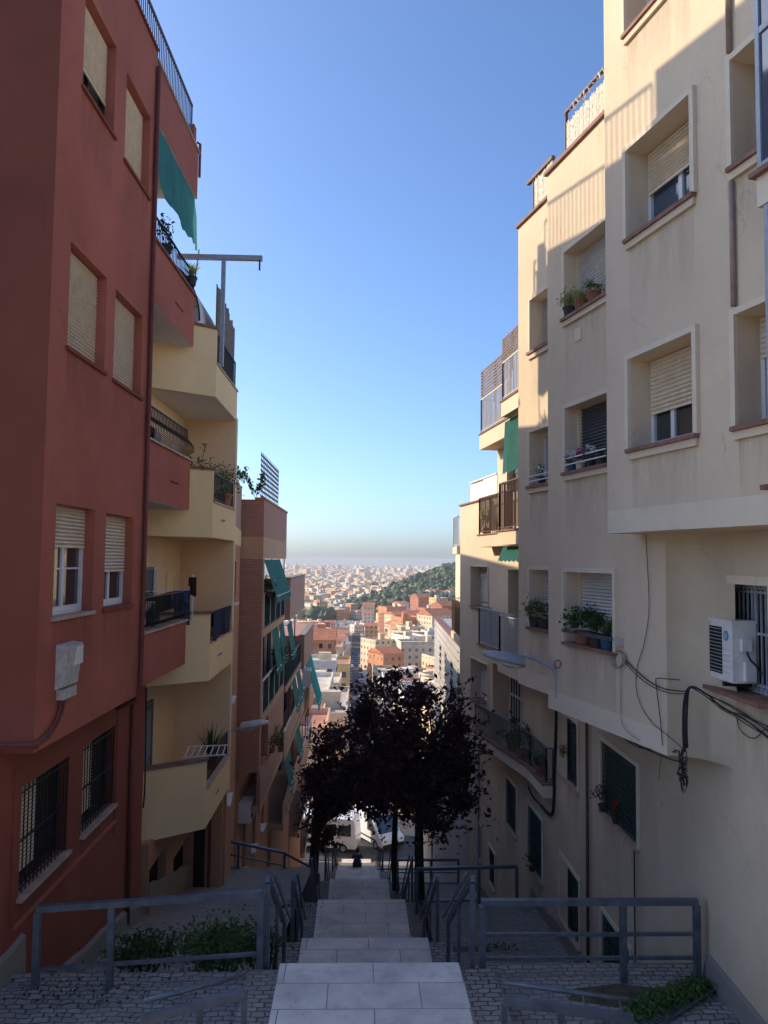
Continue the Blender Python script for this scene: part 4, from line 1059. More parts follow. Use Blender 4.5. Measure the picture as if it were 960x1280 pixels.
# return wall of the brick block below the pier down to the ground, orange
FK2=F(-3.9,25.38,-3.75,33,1)
bK2=thing('street_house',FK2.P(3,-13),'brown rendered ground storey below the brick balconies','building')
hk=[(1.0+2.2*k,1.9+2.2*k,-10.6,-8.8) for k in range(3)]
mb=MB(); wall(mb,FK2,0,7.6,-16,-6.95,hk,.15,2.5); mb.build('wall',M_orange,bK2)
for h in hk: window(FK2,bK2,h,.15,.0,M_alu,M_slatw,M_white,gm=M_dark,sillo=.12)
mb=MB(); mb.fbox(FO2,0,FO2.L,-13,-9.1,-2.0,0); mb.build('low_front',M_orange,bO)
door(FO2,bO,1.4,2.3,-9.6,-7.6,.52,M_white,name='shutter_door')

# --- stepped brick blocks further down
def step_block(label,Fc,ztop,zg_,mat,aw,seed,name='brick_block',nfl=3,op=.25):
    r=random.Random(seed); L=Fc.L
    t=thing(name,Fc.P(L/2,zg_),label,'building')
    mb=MB(); mb.fbox(Fc,0,L,zg_-1.5,ztop-.3,-4,-1.2); mb.build('back_wall',mat,t)
    mb=MB(); mb.fbox(Fc,0,L,ztop-1.75,ztop,-1.199,.12); pr=mb.build('brick_parapet',mat,t)
    mb=MB(); mb.fbox(Fc,-.02,L,ztop+.002,ztop+.06,-.2,.16); mb.build('coping',M_conc,pr)
    z=ztop-1.75
    for k in range(nfl):
        zs=z-2.85
        if zs<zg_+.5: break
        mb=MB(); mb.fbox(Fc,.02,L-.02,zs-.22,zs,-1.198,.0); sl=mb.build('balcony_slab',M_band,t)
        mb=MB(); mb.fbox(Fc,.05,L-.05,zs+.05,zs+1.0,-.06,-.04); mb.build('mesh_panel',M_net if r.random()<.7 else mat,sl)
        mb=MB(); mb.fbox(Fc,.05,L-.05,zs+1.002,zs+1.06,-.08,-.02); mb.build('rail_frame',M_alu if k%2 else M_black,sl)
        for j in range(int(L/2.6)):
            s=.5+2.6*j; door(Fc,t,s,s+1.1,zs,zs+2.1,-1.17,M_dark,name='balcony_door')
            if j: mb=MB(); mb.fbox(Fc,s-.4,s-.32,zs,zs+2.6,-.14,-.09); mb.build('post',M_pipebr,t)
            if aw and r.random()<.75: drop_awning(t,Fc,s,s+2.2,zs+2.6,zs+1.3,-.05,.2,M_awn,8)
        z=zs
    if z-zg_>1:
        mb=MB(); mb.fbox(Fc,0,L,zg_-1,z-.222,-1.199,-.5); mb.build('ground_wall',M_orange,t)
    return t
FS1=F(-3.12,33.05,-3.12,41.5,1); FS2=F(-3.1,41.55,-3.1,49.5,1); FS3=F(-3.3,49.55,-3.4,56.6,1)
step_block('pale brick block one step down, awnings under its parapet',FS1,-.85,-15.6,M_brickl,True,5)
tS2=step_block('small brick block two steps down with an air conditioner on its balcony',FS2,-4.1,-18.4,M_brick,False,6)
step_block('last brown block on the left before the cross street',FS3,-8.2,-21.7,M_orange,False,8)
drop_awning(tS2,FS2,3.2,7.6,-5.9,-8.5,.0,.75,M_awnb,10)
# ================================================================== THINGS ON AND AROUND THE HOUSES
def smooth_pts(P,n=5):
    P=[V3(p) for p in P]; out=[]
    for i in range(len(P)-1):
        p0=P[max(i-1,0)];p1=P[i];p2=P[i+1];p3=P[min(i+2,len(P)-1)]
        for k in range(n):
            t=k/n; out.append(.5*((2*p1)+(p2-p0)*t+(2*p0-5*p1+4*p2-p3)*t*t+(3*p1-p0-3*p2+p3)*t**3))
    out.append(P[-1]); return out
# air conditioner in the window recess
bz=FG.hit(890,851,.1)[1]
t=thing('air_conditioner',FG.P(6.0,bz,0),'white air conditioner unit with a dark fan grille standing in the barred window','air conditioner')
ac0,ac1,zb_,zt_=5.62,6.44,bz+.05,bz+.72
mb=MB(); mb.fbox(FG,ac0,ac1,zb_,zt_,-.17,.10); mb.fbox(FG,ac0-.012,ac1+.012,zt_+.001,zt_+.03,-.18,.112); body=mb.build('body',M_acw,t)
mb=MB(); mb.fbox(FG,ac0+.25,ac1-.03,zb_+.07,zt_-.06,.101,.106); gr_=mb.build('fan_grille',M_dark,t)
mb=MB()
for k in range(13):
    z=zb_+.09+k*.041; mb.fbox(FG,ac0+.25,ac1-.03,z,z+.008,.107,.112)
mb.build('louvre',M_lamp,gr_)
mb=MB(); c=FG.P(ac0+.145,zt_-.15,.102); mb.lathe(c,[(.058,0),(.058,.006)],20,0,FG.n); mb.build('emblem',plain('emblem_blue',(.10,.30,.48),.5),t)
mb=MB(); mb.lathe(c,[(.036,.0065),(.036,.009)],16,0,FG.n); mb.lathe(c+V3((0,.012,.012)),[(.018,.0095),(.018,.012)],12,0,FG.n); mb.build('emblem_centre',plain('emblem_pale',(.35,.52,.62),.5),t)
mb=MB()
for k in range(5): mb.fbox(FG,ac0+.06,ac0+.24,zb_+.1+.065*k,zb_+.105+.065*k,.101,.104)
mb.build('front_ribs',M_lamp,t)
Fs=lambda y0:F(4.0,y0,5.0,y0,1)
yS=FG.P(ac0,0).y
mb=MB(); mb.box(4.29,4.40,yS-.05,yS-.001,zb_+.36,zb_+.5); mb.build('valve_cover',M_acw,t)
mb=MB(); mb.box(4.32,4.44,yS-.06,yS-.001,zb_+.03,zb_+.24); mb.build('pipe_cover',M_acw,t)
mb=MB()
for s in (ac0+.12,ac1-.2): mb.fbox(FG,s,s+.06,bz-.0,zb_-.001,-.17,.14)
mb.build('foot',M_black,t)
mb=MB(); mb.tube(smooth_pts([(4.34,yS-.05,zb_+.36),(4.35,yS-.1,zb_+.28),(4.42,yS-.12,zb_+.2),(4.47,yS-.1,zb_+.12)]),.012,6); mb.build('hose',M_black,t,smooth=True)
# street lamps
def loft(mb,secs,n=12):
    vs=[];fs=[]
    for c,ry,rzu,rzd in secs:
        c=V3(c)
        for k in range(n):
            an=2*pi*k/n; z=sin(an); vs.append(c+V3((0,ry*cos(an),(rzu if z>0 else rzd)*z)))
    m=len(secs)
    for i in range(m-1):
        for k in range(n): fs.append((i*n+k,i*n+(k+1)%n,(i+1)*n+(k+1)%n,(i+1)*n+k))
    fs.append(tuple(range(n-1,-1,-1))); fs.append(tuple((m-1)*n+k for k in range(n)))
    mb.add(vs,fs)
def lamp(label,d,arm_px,h0,h1,mat,w,basebox=None):
    pts=[at_d(u,v,d) if not isinstance(u,V3) else u for u,v in arm_px]
    t=thing('street_lamp',pts[0],label,'street lamp','wall mounted street lamps')
    mb=MB(); mb.tube(smooth_pts(pts),.028*w,8); mb.build('arm',M_lamp,t,smooth=True)
    a,b=at_d(*h0,d),at_d(*h1,d); D=b-a
    S=lambda f,ry,ru,rd:(a+D*f,ry*w,ru*w,rd*w)
    mb=MB(); loft(mb,[S(0,.06,.05,.05),S(.03,.11,.09,.06),S(.4,.13,.085,.05),S(.42,.132,.088,.052),S(.75,.12,.07,.045),S(.95,.075,.04,.03),S(1,.03,.02,.02)],14); mb.build('head',mat,t,smooth=True)
    mb=MB(); loft(mb,[(a+D*.1+V3((0,0,-.045*w)),.09*w,.01,.035*w),(a+D*.4+V3((0,0,-.045*w)),.10*w,.01,.06*w),(a+D*.7+V3((0,0,-.04*w)),.08*w,.01,.03*w)],12); mb.build('lens',M_box,t,smooth=True)
    mb=MB(); mb.tube([pts[0]-V3((0,0,.12)),pts[0]+V3((0,0,.12))],.035*w,8); mb.build('wall_bracket',M_lamp,t)
    return t
lamp('grey street lamp on a curved arm under the flowered window',12.25,[(697,862),(696,846),(690,834),(678,827),(656,818)],(656,829),(604,817),M_lamp,1.25)
lamp('pale street lamp reaching out from the orange house',21.6,[(281,914),(290,912.5),(301,910.5)],(300,909),(336,902.5),M_lampw,1.45)
# cables
FR=F(3.80,9.44,4.30,8.70,-1)
pB=lambda u,v,o=.03:FB.pt(u,v,o)
pG=lambda u,v,o=.03:FG.pt(u,v,o)
pR=lambda u,v,o=.06:FR.pt(u,v,o)
def cable(label,pts,r=.006,mat=None,name='cable',group=None,n=6):
    mb=MB(); P=smooth_pts(pts,n); mb.tube(P,r,5); o=mb.build(name,mat or M_cable,None,P[0]); tag(o,label,'cable',group); return o
cable('thin dark cable hanging from the overhang past the box to the black bundle',[pB(807,667),pB(810,720),pB(811,765),pB(805,805),pB(797,832),pB(795,858),pB(801,882),pB(815,903),pB(829,915),pR(845,928),pR(857,940)],.005)
cable('slack cable pair end running from the pale box to the bundle corner',[pB(779,822),pB(795,838),pB(812,852),pB(828,860),pR(842,863),pR(856,864)],.008)
cable('second slack cable sagging just below the first from the pale box',[pB(778,824),pB(795,843),pB(813,857),pB(829,864),pR(843,867),pR(856,867)],.006)
cable('stiff bent cable going down from the small square loop to the band',[pR(850,850),pR(838,849),pB(822,848),pB(820,852),pB(822,872),pB(826,905),pB(828,932)],.006)
cable('grey cable dropping straight from the pale box over the band',[pB(776,832),pB(776,860),pB(776,890),pB(778,906,.05),pB(788,918,.06),pB(800,926,.05)],.006,M_cableg)
mb=MB(); P=[]
for k in range(60):
    a=k*.52; P.append(FB.pt(772+8*sin(a)+2*sin(a*.3),824+11*cos(a),.04+.01*sin(k)))
mb.tube(P,.006,4); tag(mb.build('cable_coil',M_cableg,None,P[0]),'white coiled cable loop hanging below the pale junction box','cable')
t=thing('junction_box',FB.pt(777,803,.0),'pale junction box on the corner beside the potted window','box')
s,z=FB.hit(777,803); mb=MB(); mb.fbox(FB,s-.05,s+.05,z-.055,z+.055,.001,.08); mb.build('body',M_box,t); mb=MB(); mb.fbox(FB,s-.04,s+.04,z-.045,z+.045,.081,.09); mb.build('lid',M_box,t)
# black bundle: down-run, tangle and the run along the sill
t=thing('cable_bundle',pR(858,900),'thick black cable bundle running down the corner and along under the air conditioner','cables')
r=random.Random(3)
for k in range(6):
    dx=(k-2.5)*1.2
    mb=MB(); mb.tube(smooth_pts([pG(962,912+k*2.2+r.uniform(-5,5),.05),pG(930,893+k*1.9+r.uniform(-4,4),.06),pG(905,880+k*1.3+r.uniform(-4,4),.06),pR(884,867+k*.9+r.uniform(-2,2),.05),pR(868,858+k*.7,.07),pR(860+dx*.6,862,.07),pR(857+dx,880,.06),pR(856+dx,910,.06),pR(857+dx,935,.06)],5),.0055,6); mb.build('strand',M_cable,t,smooth=True)
for k in range(6):
    P=[pR(857+(k-2.5),932,.06)]
    for j in range(9): P.append(at_d(853+r.uniform(-7,7),945+j*5*r.uniform(.7,1.1),8.95+r.uniform(-.08,.08)))
    P.append(at_d(850+r.uniform(-3,3),938,9.2)); mb=MB(); mb.tube(smooth_pts(P,4),.0055,5); mb.build('loop',M_cable,t,smooth=True)
for k,(P) in enumerate(([(757,893),(775,903),(800,920),(828,936),(846,938)],[(760,905),(790,930),(815,937),(845,940)],[(738,893),(770,915),(805,935),(835,948),(850,952)])):
    cable(('black cable tucked under the light band above the barred window','second black cable sagging below the light band','long slack cable across the top of the barred window')[k],[FG.pt(u,v,.05) for u,v in P[:-1]]+[at_d(*P[-1],9.2)],.009)
cable('loose cable loop hanging below the sill bundle',[pG(921,899),pG(925,912),pG(935,921),pG(945,922),pG(955,912),pG(962,905)],.005)
cable('single black wire hanging down from the tangle onto the wall',[at_d(826,945,10.2),FG.pt(824,975),FG.pt(826,1000),FG.pt(829,1007)],.004)
cable('thick black conduit running down beside the small green window',[FG.pt(694,868,.06),FG.pt(695,900,.06),FG.pt(693,960,.06),FG.pt(692,1005,.06),FG.pt(688,1019,.07),FG.pt(676,1007,.1)],.035,n=4)
cable('loose wires looping under the balcony to the conduit',[FG.pt(688,1018,.1),FG.pt(672,1003,.12),FG2.pt(664,992,.15),FG2.pt(660,982,.2)],.02)
cable('black wire stapled down the seam of the red house',[FYg.pt(183,860,.25),FYg.pt(182,930,.2),FYg.pt(181,985,.2),FYg.pt(179,1010,.2)],.016)
# meter box on the red wall and its cable
s0,z=FL.hit(83,832); 
t=thing('meter_box',FL.P(s0,z,0),'dented white plastic meter box on the red wall','box')
a=FL.hit(69,835)[0]; b=FL.hit(91,830)[0]; zt_=FL.hit(83,803)[1]; zb_=FL.hit(83,857)[1]
mb=MB(); mb.hexa([FL.P(a,zb_,.002),FL.P(b,zb_,.002),FL.P(b-.04,zb_+.03,.09),FL.P(a+.03,zb_+.03,.09),FL.P(a,zt_,.002),FL.P(b,zt_,.002),FL.P(b-.03,zt_-.02,.14),FL.P(a+.02,zt_-.02,.14)]); mb.build('body',M_box,t)
mb=MB(); mb.fbox(FL,a+.05,b-.1,zb_-.13,zb_-.001,.003,.1); mb.build('socket',M_box,t)
mb=MB(); mb.fbox(FL,a+(b-a)*.55,b-.03,zb_+.28,zt_-.05,.10,.145); mb.build('cover',M_acw,t)
for k,(dx,lab) in enumerate(((0,'dark conduit curving from the meter box along the red overhang edge'),(4,'second thin conduit beside the first under the meter box'))):
    cable(lab,[FL.pt(76+dx,872,.04),FL.pt(74+dx,890,.04),FL.pt(66+dx,908,.04),FL.pt(56+dx,920+dx*.5,.04),FL.pt(47,928+dx,.04),FL.pt(43,931+dx,.05),V3((-4.15,FL.P(sL0,0).y-.04,FL.pt(42,931+dx).z)),V3((-5.6,FL.P(sL0,0).y-.04,FL.pt(42,931+dx).z-.02))],.02,M_pipered)

mb=MB(); P=[]
for k in range(14): P.append(FB.pt(697+4*sin(k*.483),830+5*cos(k*.483),.03))
mb.tube(P,.008,5); tag(mb.build('wall_ring',M_pot,None,P[0]),'rusty iron ring on the cream wall above the street lamp arm','ring')
# ------------------------------------------------------------------ plants
def foliage(mb,c,rx,ry,rz,n,size,r,mi=0):
    c=V3(c); k=max(3,n//70); cen=[]
    for _ in range(k):
        while True:
            p=V3((r.uniform(-1,1),r.uniform(-1,1),r.uniform(-1,1)))
            if p.length<1: break
        cen.append((p,r.uniform(.22,.42)))
    for i in range(n):
        p,q=cen[i%k]; g=V3((r.gauss(0,q),r.gauss(0,q),r.gauss(0,q)))+p*.8
        mb.leaf(c+V3((g.x*rx,g.y*ry,g.z*rz)),size,r,mi,.4)
def pot_mesh(mb,c,r,h):
    mb.lathe(c,[(r*.72,0),(r*.95,h*.82),(r*1.04,h*.82),(r*1.04,h),(r*.9,h),(r*.88,h*.9),(.001,h*.9)],12)
PID=[0]
def pot_plant(label,loc,kind='bush',h=.4,w=.25,pot=None,pr=.11,ph=.18,n=160,leaf=.06,mat=None,fl=None,name='potted_plant',group=None):
    PID[0]+=1; r=random.Random(100+PID[0]); loc=V3(loc)
    t=thing(name,loc,label,'plant',group)
    if pot: mb=MB(); pot_mesh(mb,loc,pr,ph); mb.build('pot',pot,t,smooth=False)
    top=loc+V3((0,0,ph if pot else 0)); mb=MB()
    if kind=='bush': foliage(mb,top+V3((0,0,h*.5)),w,w,h*.55,n,leaf,r)
    elif kind=='spike':
        for k in range(n//6):
            an=r.uniform(0,2*pi); tilt=r.uniform(.1,1.1); L=h*r.uniform(.7,1.1); d=V3((cos(an)*sin(tilt),sin(an)*sin(tilt),cos(tilt))); sd=d.cross(V3((0,0,1))).normalized()*.018
            m=top+d*L*.55; e=top+d*L-V3((0,0,L*.18*tilt)); mb.add([top-sd,top+sd,m+sd,m-sd,e],[(0,1,2,3),(3,2,4)])
    elif kind=='twig':
        for k in range(7):
            an=r.uniform(0,2*pi); e=top+V3((cos(an)*w*r.uniform(.3,1),sin(an)*w*r.uniform(.3,1),h*r.uniform(.5,1)))
            P=smooth_pts([top,top.lerp(e,.5)+V3((0,0,.08)),e],4); mb.tube(P,.006,4)
            for p in P[3:]:
                for _ in range(5): mb.leaf(p+V3((r.gauss(0,.04),r.gauss(0,.04),r.gauss(0,.04))),leaf,r)
    mb.build('foliage',mat or M_leafg,t)
    if fl:
        mb=MB()
        for k in range(26):
            p=top+V3((r.gauss(0,w*.45),r.gauss(0,w*.45),h*r.uniform(.45,1.05)))
            for _ in range(4): mb.leaf(p+V3((r.gauss(0,.012),r.gauss(0,.012),r.gauss(0,.012))),.045,r)
        mb.build('flowers',fl,t)
    return t
GP='pots on the window ledges'
zs=hB[0][2]+.003
sA_=FB.hit(724,790)[0]
pot_plant('big round leafy plant in a clay pot on the shuttered ledge',FB.P(sA_,zs,-.06),'bush',.36,.34,M_pot,.13,.2,420,.075,M_leafd)
pot_plant('dark drooping plant in a dark pot, middle of the shuttered ledge',FB.P(FB.hit(741,790)[0],zs,-.06),'twig',.3,.16,M_potd,.11,.17,120,.06,M_leafd)
pot_plant('pointed succulent in a blue pot at the near end of the ledge',FB.P(FB.hit(755,795)[0],zs,-.06),'spike',.34,.1,M_potb,.12,.19,130,.06,M_leafg)
pot_plant('tall pointed plant in a dark pot against the window frame',FB.P(FB.hit(765,795)[0],zs,-.1),'spike',.4,.08,M_potd,.08,.14,90,.06,M_leafd)
mb=MB(); mb.fbox(FB,hB[0][0]-.02,hB[0][1]+.02,zs+.15,zs+.20,.05,.075); mb.build('ledge_rail',M_steel,bB)
zs=hC[2][2]+.003
for k,(u,lb) in enumerate(((666,'leafy trailing plant on the far end of the narrow ledge'),(678,'dark bushy plant on the near end of the narrow ledge'))):
    pot_plant(lb,FC.P(FC.hit(u,778)[0],zs,-.04),'bush',.42,.17,M_potd,.11,.16,200,.06,M_leafg if k==0 else M_leafd)
zs=hB[2][2]+.003
for k,(u,lb,mt) in enumerate(((712,'wispy pale plant at the far corner of the top flowered ledge',M_leafy),(726,'low yellow green plant in a long planter on the top ledge',M_leafy),(742,'green tufted plant nearest the edge of the top ledge',M_leafg))):
    pot_plant(lb,FB.P(FB.hit(u,392)[0],zs,.0),'bush' if k else 'twig',.22,.17,M_pot if k else M_potd,.11,.14,150,.05,mt)
zs=hB[1][2]+.003
for k,(u,lb,fl,pt) in enumerate(((713,'white flowers in a blue pot on the grey shuttered ledge',M_flw,M_potb),(724,'small pink flowers beside the white ones on the grey ledge',M_flp,M_potw),(736,'white blossoms in the middle of the grey shuttered ledge',M_flw,M_potd),(750,'dark leafy pot at the near end of the grey shuttered ledge',None,M_potd))):
    pot_plant(lb,FB.P(FB.hit(u,583)[0],zs,-.02),'bush',.2 if fl else .14,.09,pt,.08,.12,60,.045,M_leafd,fl)
mb=MB()
for z in (.09,.19): mb.fbox(FB,hB[1][0],hB[1][1],zs+z,zs+z+.018,.06,.075)
mb.build('ledge_rail',M_alu,bB)
zs=hC[1][2]+.003
pot_plant('white flowers on the narrow dark window ledge',FC.P(FC.hit(676,600)[0],zs,-.02),'bush',.2,.1,M_potd,.08,.13,70,.045,M_leafd,M_flw)
mb=MB()
for z in (.06,.15): mb.fbox(FC,hC[1][0],hC[1][1],zs+z,zs+z+.018,.055,.07)
mb.build('ledge_rail',M_alu,bC)
s,z=FG.hit(748,1003); pot_plant('purple flowers spilling out at the far end of the barred window',FG.P(FG.hit(754,1005)[0],hG[1][2]+.005,.0),'bush',.3,.15,M_potd,.09,.12,120,.06,M_leafd,M_flm)
pot_plant('red flower behind the green window bars',FG.P(FG.hit(769,1010)[0],hG[1][2]+.005,.0),'bush',.26,.08,M_potd,.06,.12,50,.05,M_leafd,M_flr)
pot_plant('small green plant on the bars of the second green window',FG.P(FG.hit(709,945)[0],FG.hit(709,948)[1],.09),'bush',.28,.1,None,0,0,70,.06,M_leafy,M_flp)
pot_plant('low green plant behind the lower green shutter bars',FG2.P(FG2.hit(668,1075)[0],h5[2],.06),'bush',.3,.16,M_potd,.08,.1,110,.06,M_leafd)
for k,(x,y,lb) in enumerate(((3.75,21.2,'bushy green plant at the far end of the lower balcony'),(3.95,20.0,'tall leafy plant in the middle of the lower balcony'),(4.05,19.0,'dark shrub in a clay pot by the white barred door'),(4.15,17.6,'small green plant at the near end of the lower balcony'))):
    pot_plant(lb,(x,y,-4.85),'bush',.55 if k<3 else .3,.3,M_pot,.16,.25,240,.085,M_leafg if k%2==0 else M_leafd)
pot_plant('thin plant in a clay pot behind the sunlit far balcony rail',FD.P(FD.hit(606,655,.3)[0],.7,.25),'twig',.55,.2,M_pot,.13,.2,100,.06,M_leafy)
# red house balconies
s_=lambda f:sP+.15+(sE-sP-.3)*f
z3=zp[2][0]+.045
pot_plant('pink flowering plant in a pink pot on the lowest red balcony',FL.P(s_(.12),z3,-.25),'bush',.42,.16,M_flp,.12,.18,130,.06,M_leafg,M_flw)
pot_plant('round dark bush in a pot on the lowest red balcony',FL.P(s_(.62),z3-.02,-.35),'bush',.36,.3,M_potd,.15,.22,340,.075,M_leafd)
pot_plant('long trailing plant hanging through the lowest red balcony rail',FL.P(s_(.1),z3-.0,-.16),'spike',.42,.2,M_potw,.1,.14,200,.06,M_leafg)
pot_plant('second trailing plant hanging beside the white planter',FL.P(s_(.36),z3-.0,-.16),'spike',.36,.2,M_potd,.1,.14,160,.06,M_leafg)
t=thing('planter_box',FL.P(s_(.38),z3+.28,-.3),'white planter box on top of the lowest red balcony rail','planter')
mb=MB(); mb.fbox(FL,s_(.26),s_(.48),z3+.30,z3+.42,-.42,-.2); mb.fbox(FL,s_(.25),s_(.49),z3+.421,z3+.45,-.43,-.19); mb.build('body',M_potw,t)
z1=zp[0][0]+.05
pot_plant('spiky yellow green cactus on the end of the top red balcony',FL.P(s_(.95),z1+.1,.0),'spike',.42,.14,M_potd,.12,.18,150,.06,M_leafy)
pot_plant('hanging dark plant pot under the green awning',FL.P(s_(.6),z1+.35,-.3),'bush',.5,.22,M_potd,.14,.2,160,.08,M_leafd)
pot_plant('dark plant in a pot against the top red balcony door',FL.P(s_(.3),z1-.3,-.4),'bush',.55,.25,M_potd,.14,.22,160,.08,M_leafd)
# yellow house balconies
za,zsd,zbb=tops[1]
pot_plant('bare twiggy plant on the second yellow balcony',(-3.62,16.95,zsd+.1),'twig',1.15,.5,None,0,0,60,.07,M_leafd)
pot_plant('round pale bush in a clay pot on the second yellow balcony',(-3.42,18.9,zsd+.05),'bush',.6,.36,M_pot,.26,.3,420,.07,M_leafg)
pot_plant('thin green agave on the second yellow balcony rail',(-3.5,18.1,zsd+.05),'spike',.7,.1,M_pot,.12,.2,80,.06,M_leafy)
za,zsd,zbb=tops[3]
pot_plant('spiky dragon plant rising over the lowest yellow balcony rail',(-3.5,18.7,zsd+.0),'spike',.85,.2,M_pot,.15,.3,320,.08,M_leafd)
t=thing('drying_rack',(-3.35,17.2,za+.05),'white wire drying rack hung over the lowest yellow balcony','drying rack')
mb=MB()
for k in range(7): y=17.0+.0*k; x=-3.75+.13*k; mb.bar((x,16.98+.3*k*.1,za+.07),(x-.02,17.5+.2*k*.1,za+.16),.018)
mb.build('wires',M_alu,t)
for q in ((-3.8,16.95,za+.07,-2.9,17.2),(-3.82,17.5,za+.17,-2.92,17.65)):
    mb=MB(); mb.bar(q[:3],(q[3],q[4],q[2]),.022); mb.build('side_bar',M_alu,t)
za,zsd,zbb=tops[2]
def drape(label,p0,p1,drop,mat,r,name='laundry',cat='laundry',fold=.05,n=14,top=0.0):
    """cloth folded over a rail from p0 to p1"""
    p0,p1=V3(p0),V3(p1); t_=(p1-p0).normalized(); o=V3((t_.y,-t_.x,0)); 
    if o.x<0: o=-o
    mb=MB(); rows=[]
    for j in range(9):
        f=j/8
        row=[]
        for k in range(n+1):
            q=k/n; s=sin(q*11+r)*.6+sin(q*23+r*2)*.4
            dz=-drop*(f if f>.001 else 0)*(1+.06*sin(q*7+r)); out=.02+fold*s*(f**.7)
            row.append(p0.lerp(p1,q)+o*out+V3((0,0,dz+.015)))
        rows.append(row)
    back=[[p-o*(2*.02+.03)+V3((0,0,-.0)) for p in row] for row in rows[:5]]
    for R in (rows,back):
        for j in range(len(R)-1):
            for k in range(n): mb.quad(R[j][k],R[j][k+1],R[j+1][k+1],R[j+1][k])
    for k in range(n): mb.quad(rows[0][k],rows[0][k+1],back[0][k+1],back[0][k])
    ob=mb.build(name,mat,None,p0,smooth=True); return tag(ob,label,cat,'laundry drying on the third yellow balcony')
drape('navy sheet draped along the third yellow balcony rail',(-3.27,17.2,za-.0),(-3.27,19.6,za-.0),.62,M_navy,.3)
drape('pale blue jeans hanging over the corner of the third yellow balcony',(-3.95,16.4,za+.5),(-3.65,16.62,za+.5),.7,M_denim,1.4)
drape('dark blue sheet sagging between the yellow wall and the jeans',(-4.5,16.0,za+.32),(-3.98,16.38,za+.48),.35,M_navy,2.2)
t=thing('clothes_line',(-4.5,16.02,za),'clothes line frame on the third yellow balcony holding the washing','clothes line')
mb=MB(); mb.bar((-3.6,16.66,za-.1),(-3.6,16.66,za+.85),.03,None,0,(0,1,0)); mb.build('post',M_alu,t)
mb=MB(); mb.bar((-4.55,15.96,za+.5),(-3.6,16.66,za+.52),.015); mb.build('line',M_alu,t)
ob=drape('brown jacket hung on the clothes line post',(-3.66,16.60,za+.78),(-3.54,16.69,za+.78),.40,M_brownc,3.1,fold=.03)
t=thing('coach_lantern',FL.P(sP+1.2,zp[1][1]-.12,-.9),'small black lantern under the middle red balcony','lantern')
mb=MB(); c=FL.P(sP+.35,zp[1][1]-.35,-.75); mb.lathe(c,[(.03,-.12),(.07,0),(.07,.02)],6); mb.build('glass',M_glass,t); mb=MB(); mb.lathe(c+V3((0,0,.021)),[(.1,0),(.02,.09),(.015,.15)],6); mb.build('cap',M_black,t)
# roof climbers on the brick block
pot_plant('straggly climbing plant on the brick roof edge',(-3.5,25.3,1.95),'twig',.9,.6,None,0,0,120,.12,M_leafd,name='climbing_plant')
pot_plant('small dark climber above the orange house parapet',(-3.6,23.6,2.3),'twig',.5,.6,None,0,0,120,.1,M_leafg,name='climbing_plant')
for k,(s,z,lb,mt,fl) in enumerate(((1.2,-2.3,'flower pots on the upper mesh balcony of the brick block',M_leafg,M_flw),(4.4,-8.0,'large pale green bush spilling from the third brick balcony',M_leafy,None),(3.0,-8.0,'red flowering plant on the third brick balcony',M_leafd,M_flr),(6.0,-5.2,'lilac flowers on the far end of the second brick balcony',M_leafd,M_flp))):
    pot_plant(lb,FK.P(s,z+1.0,.05),'bush',.5,.42,M_pot,.15,.18,220,.11,mt,fl)
t=thing('air_conditioner',FS2.P(1.5,-7.0,.1),'pale air conditioner high on the stepped brick block balcony','air conditioner')
mb=MB(); mb.fbox(FS2,.5,1.5,-6.9,-6.0,.0,.45); mb.build('body',M_acw,t); mb=MB(); mb.fbox(FS2,.62,1.25,-6.8,-6.1,.452,.46); mb.build('fan_grille',M_dark,t)
t=thing('air_conditioner',FO2.P(4.5,-8.8,.3),'white air conditioner low on the brown wall above the bent fence','air conditioner')
mb=MB(); mb.fbox(FK2,.3,1.2,-8.6,-8.0,.0,.4); mb.build('body',M_acw,t); mb=MB(); mb.fbox(FK2,.4,.95,-8.52,-8.08,.402,.41); mb.build('fan_grille',M_dark,t)
t=thing('door_step',FYg.P(4.8,zl(19.4),.3),'small white door step at the foot of the yellow house','step')
sdd=FYg.hit(253,1095)[0]; zz=zl(FYg.P(sdd,0).y); mb=MB(); mb.fbox(FYg,sdd-.5,sdd+.4,zz-.3,zz+.26,.05,.45); mb.build('block',M_white,t)
# ------------------------------------------------------------------ shrubs, ivy, grate
def shrub(label,c,rx,ry,rz,n,leaf,mat,seed):
    r=random.Random(seed); t=thing('shrub',(c[0],c[1],c[2]-rz),label,'shrub')
    mb=MB(); foliage(mb,c,rx,ry,rz,n,leaf,r); mb.build('foliage',mat,t)
    mb=MB()
    for k in range(8):
        an=r.uniform(0,6.28); e=V3((c[0]+cos(an)*rx*.7,c[1]+sin(an)*ry*.7,c[2]+rz*r.uniform(0,.7))); mb.tube([(c[0]+cos(an)*.08,c[1]+sin(an)*.08,c[2]-rz-.3),e],[.018,.006],5)
    mb.build('stem',M_bark,t)
pz=at_d(277,1172,10.7); shrub('dense green shrub behind the near left fence close to the stairs',(pz.x,10.7,pz.z-.1),.55,.42,.23,2600,.075,M_leafg,21)
pz=at_d(180,1178,10.9); shrub('lower straggly shrub behind the near left fence by the red wall',(pz.x,10.9,pz.z-.08),.5,.4,.15,1300,.07,M_leafd,22)
pz=at_d(330,1180,10.5); shrub('small weedy shrub at the foot of the left handrail',(pz.x,10.5,pz.z),.25,.3,.3,600,.06,M_leafd,23)
r=random.Random(31); mb=MB()
for k in range(2600):
    f=r.random(); u=790+90*f+r.gauss(0,9); v=1268-34*f+r.gauss(0,7)
    if v>1290: continue
    p=at_z(u,v,-5.04); mb.leaf(V3((p.x,p.y,-5.06+abs(r.gauss(0,.05)))),.06,r,0,1.2)
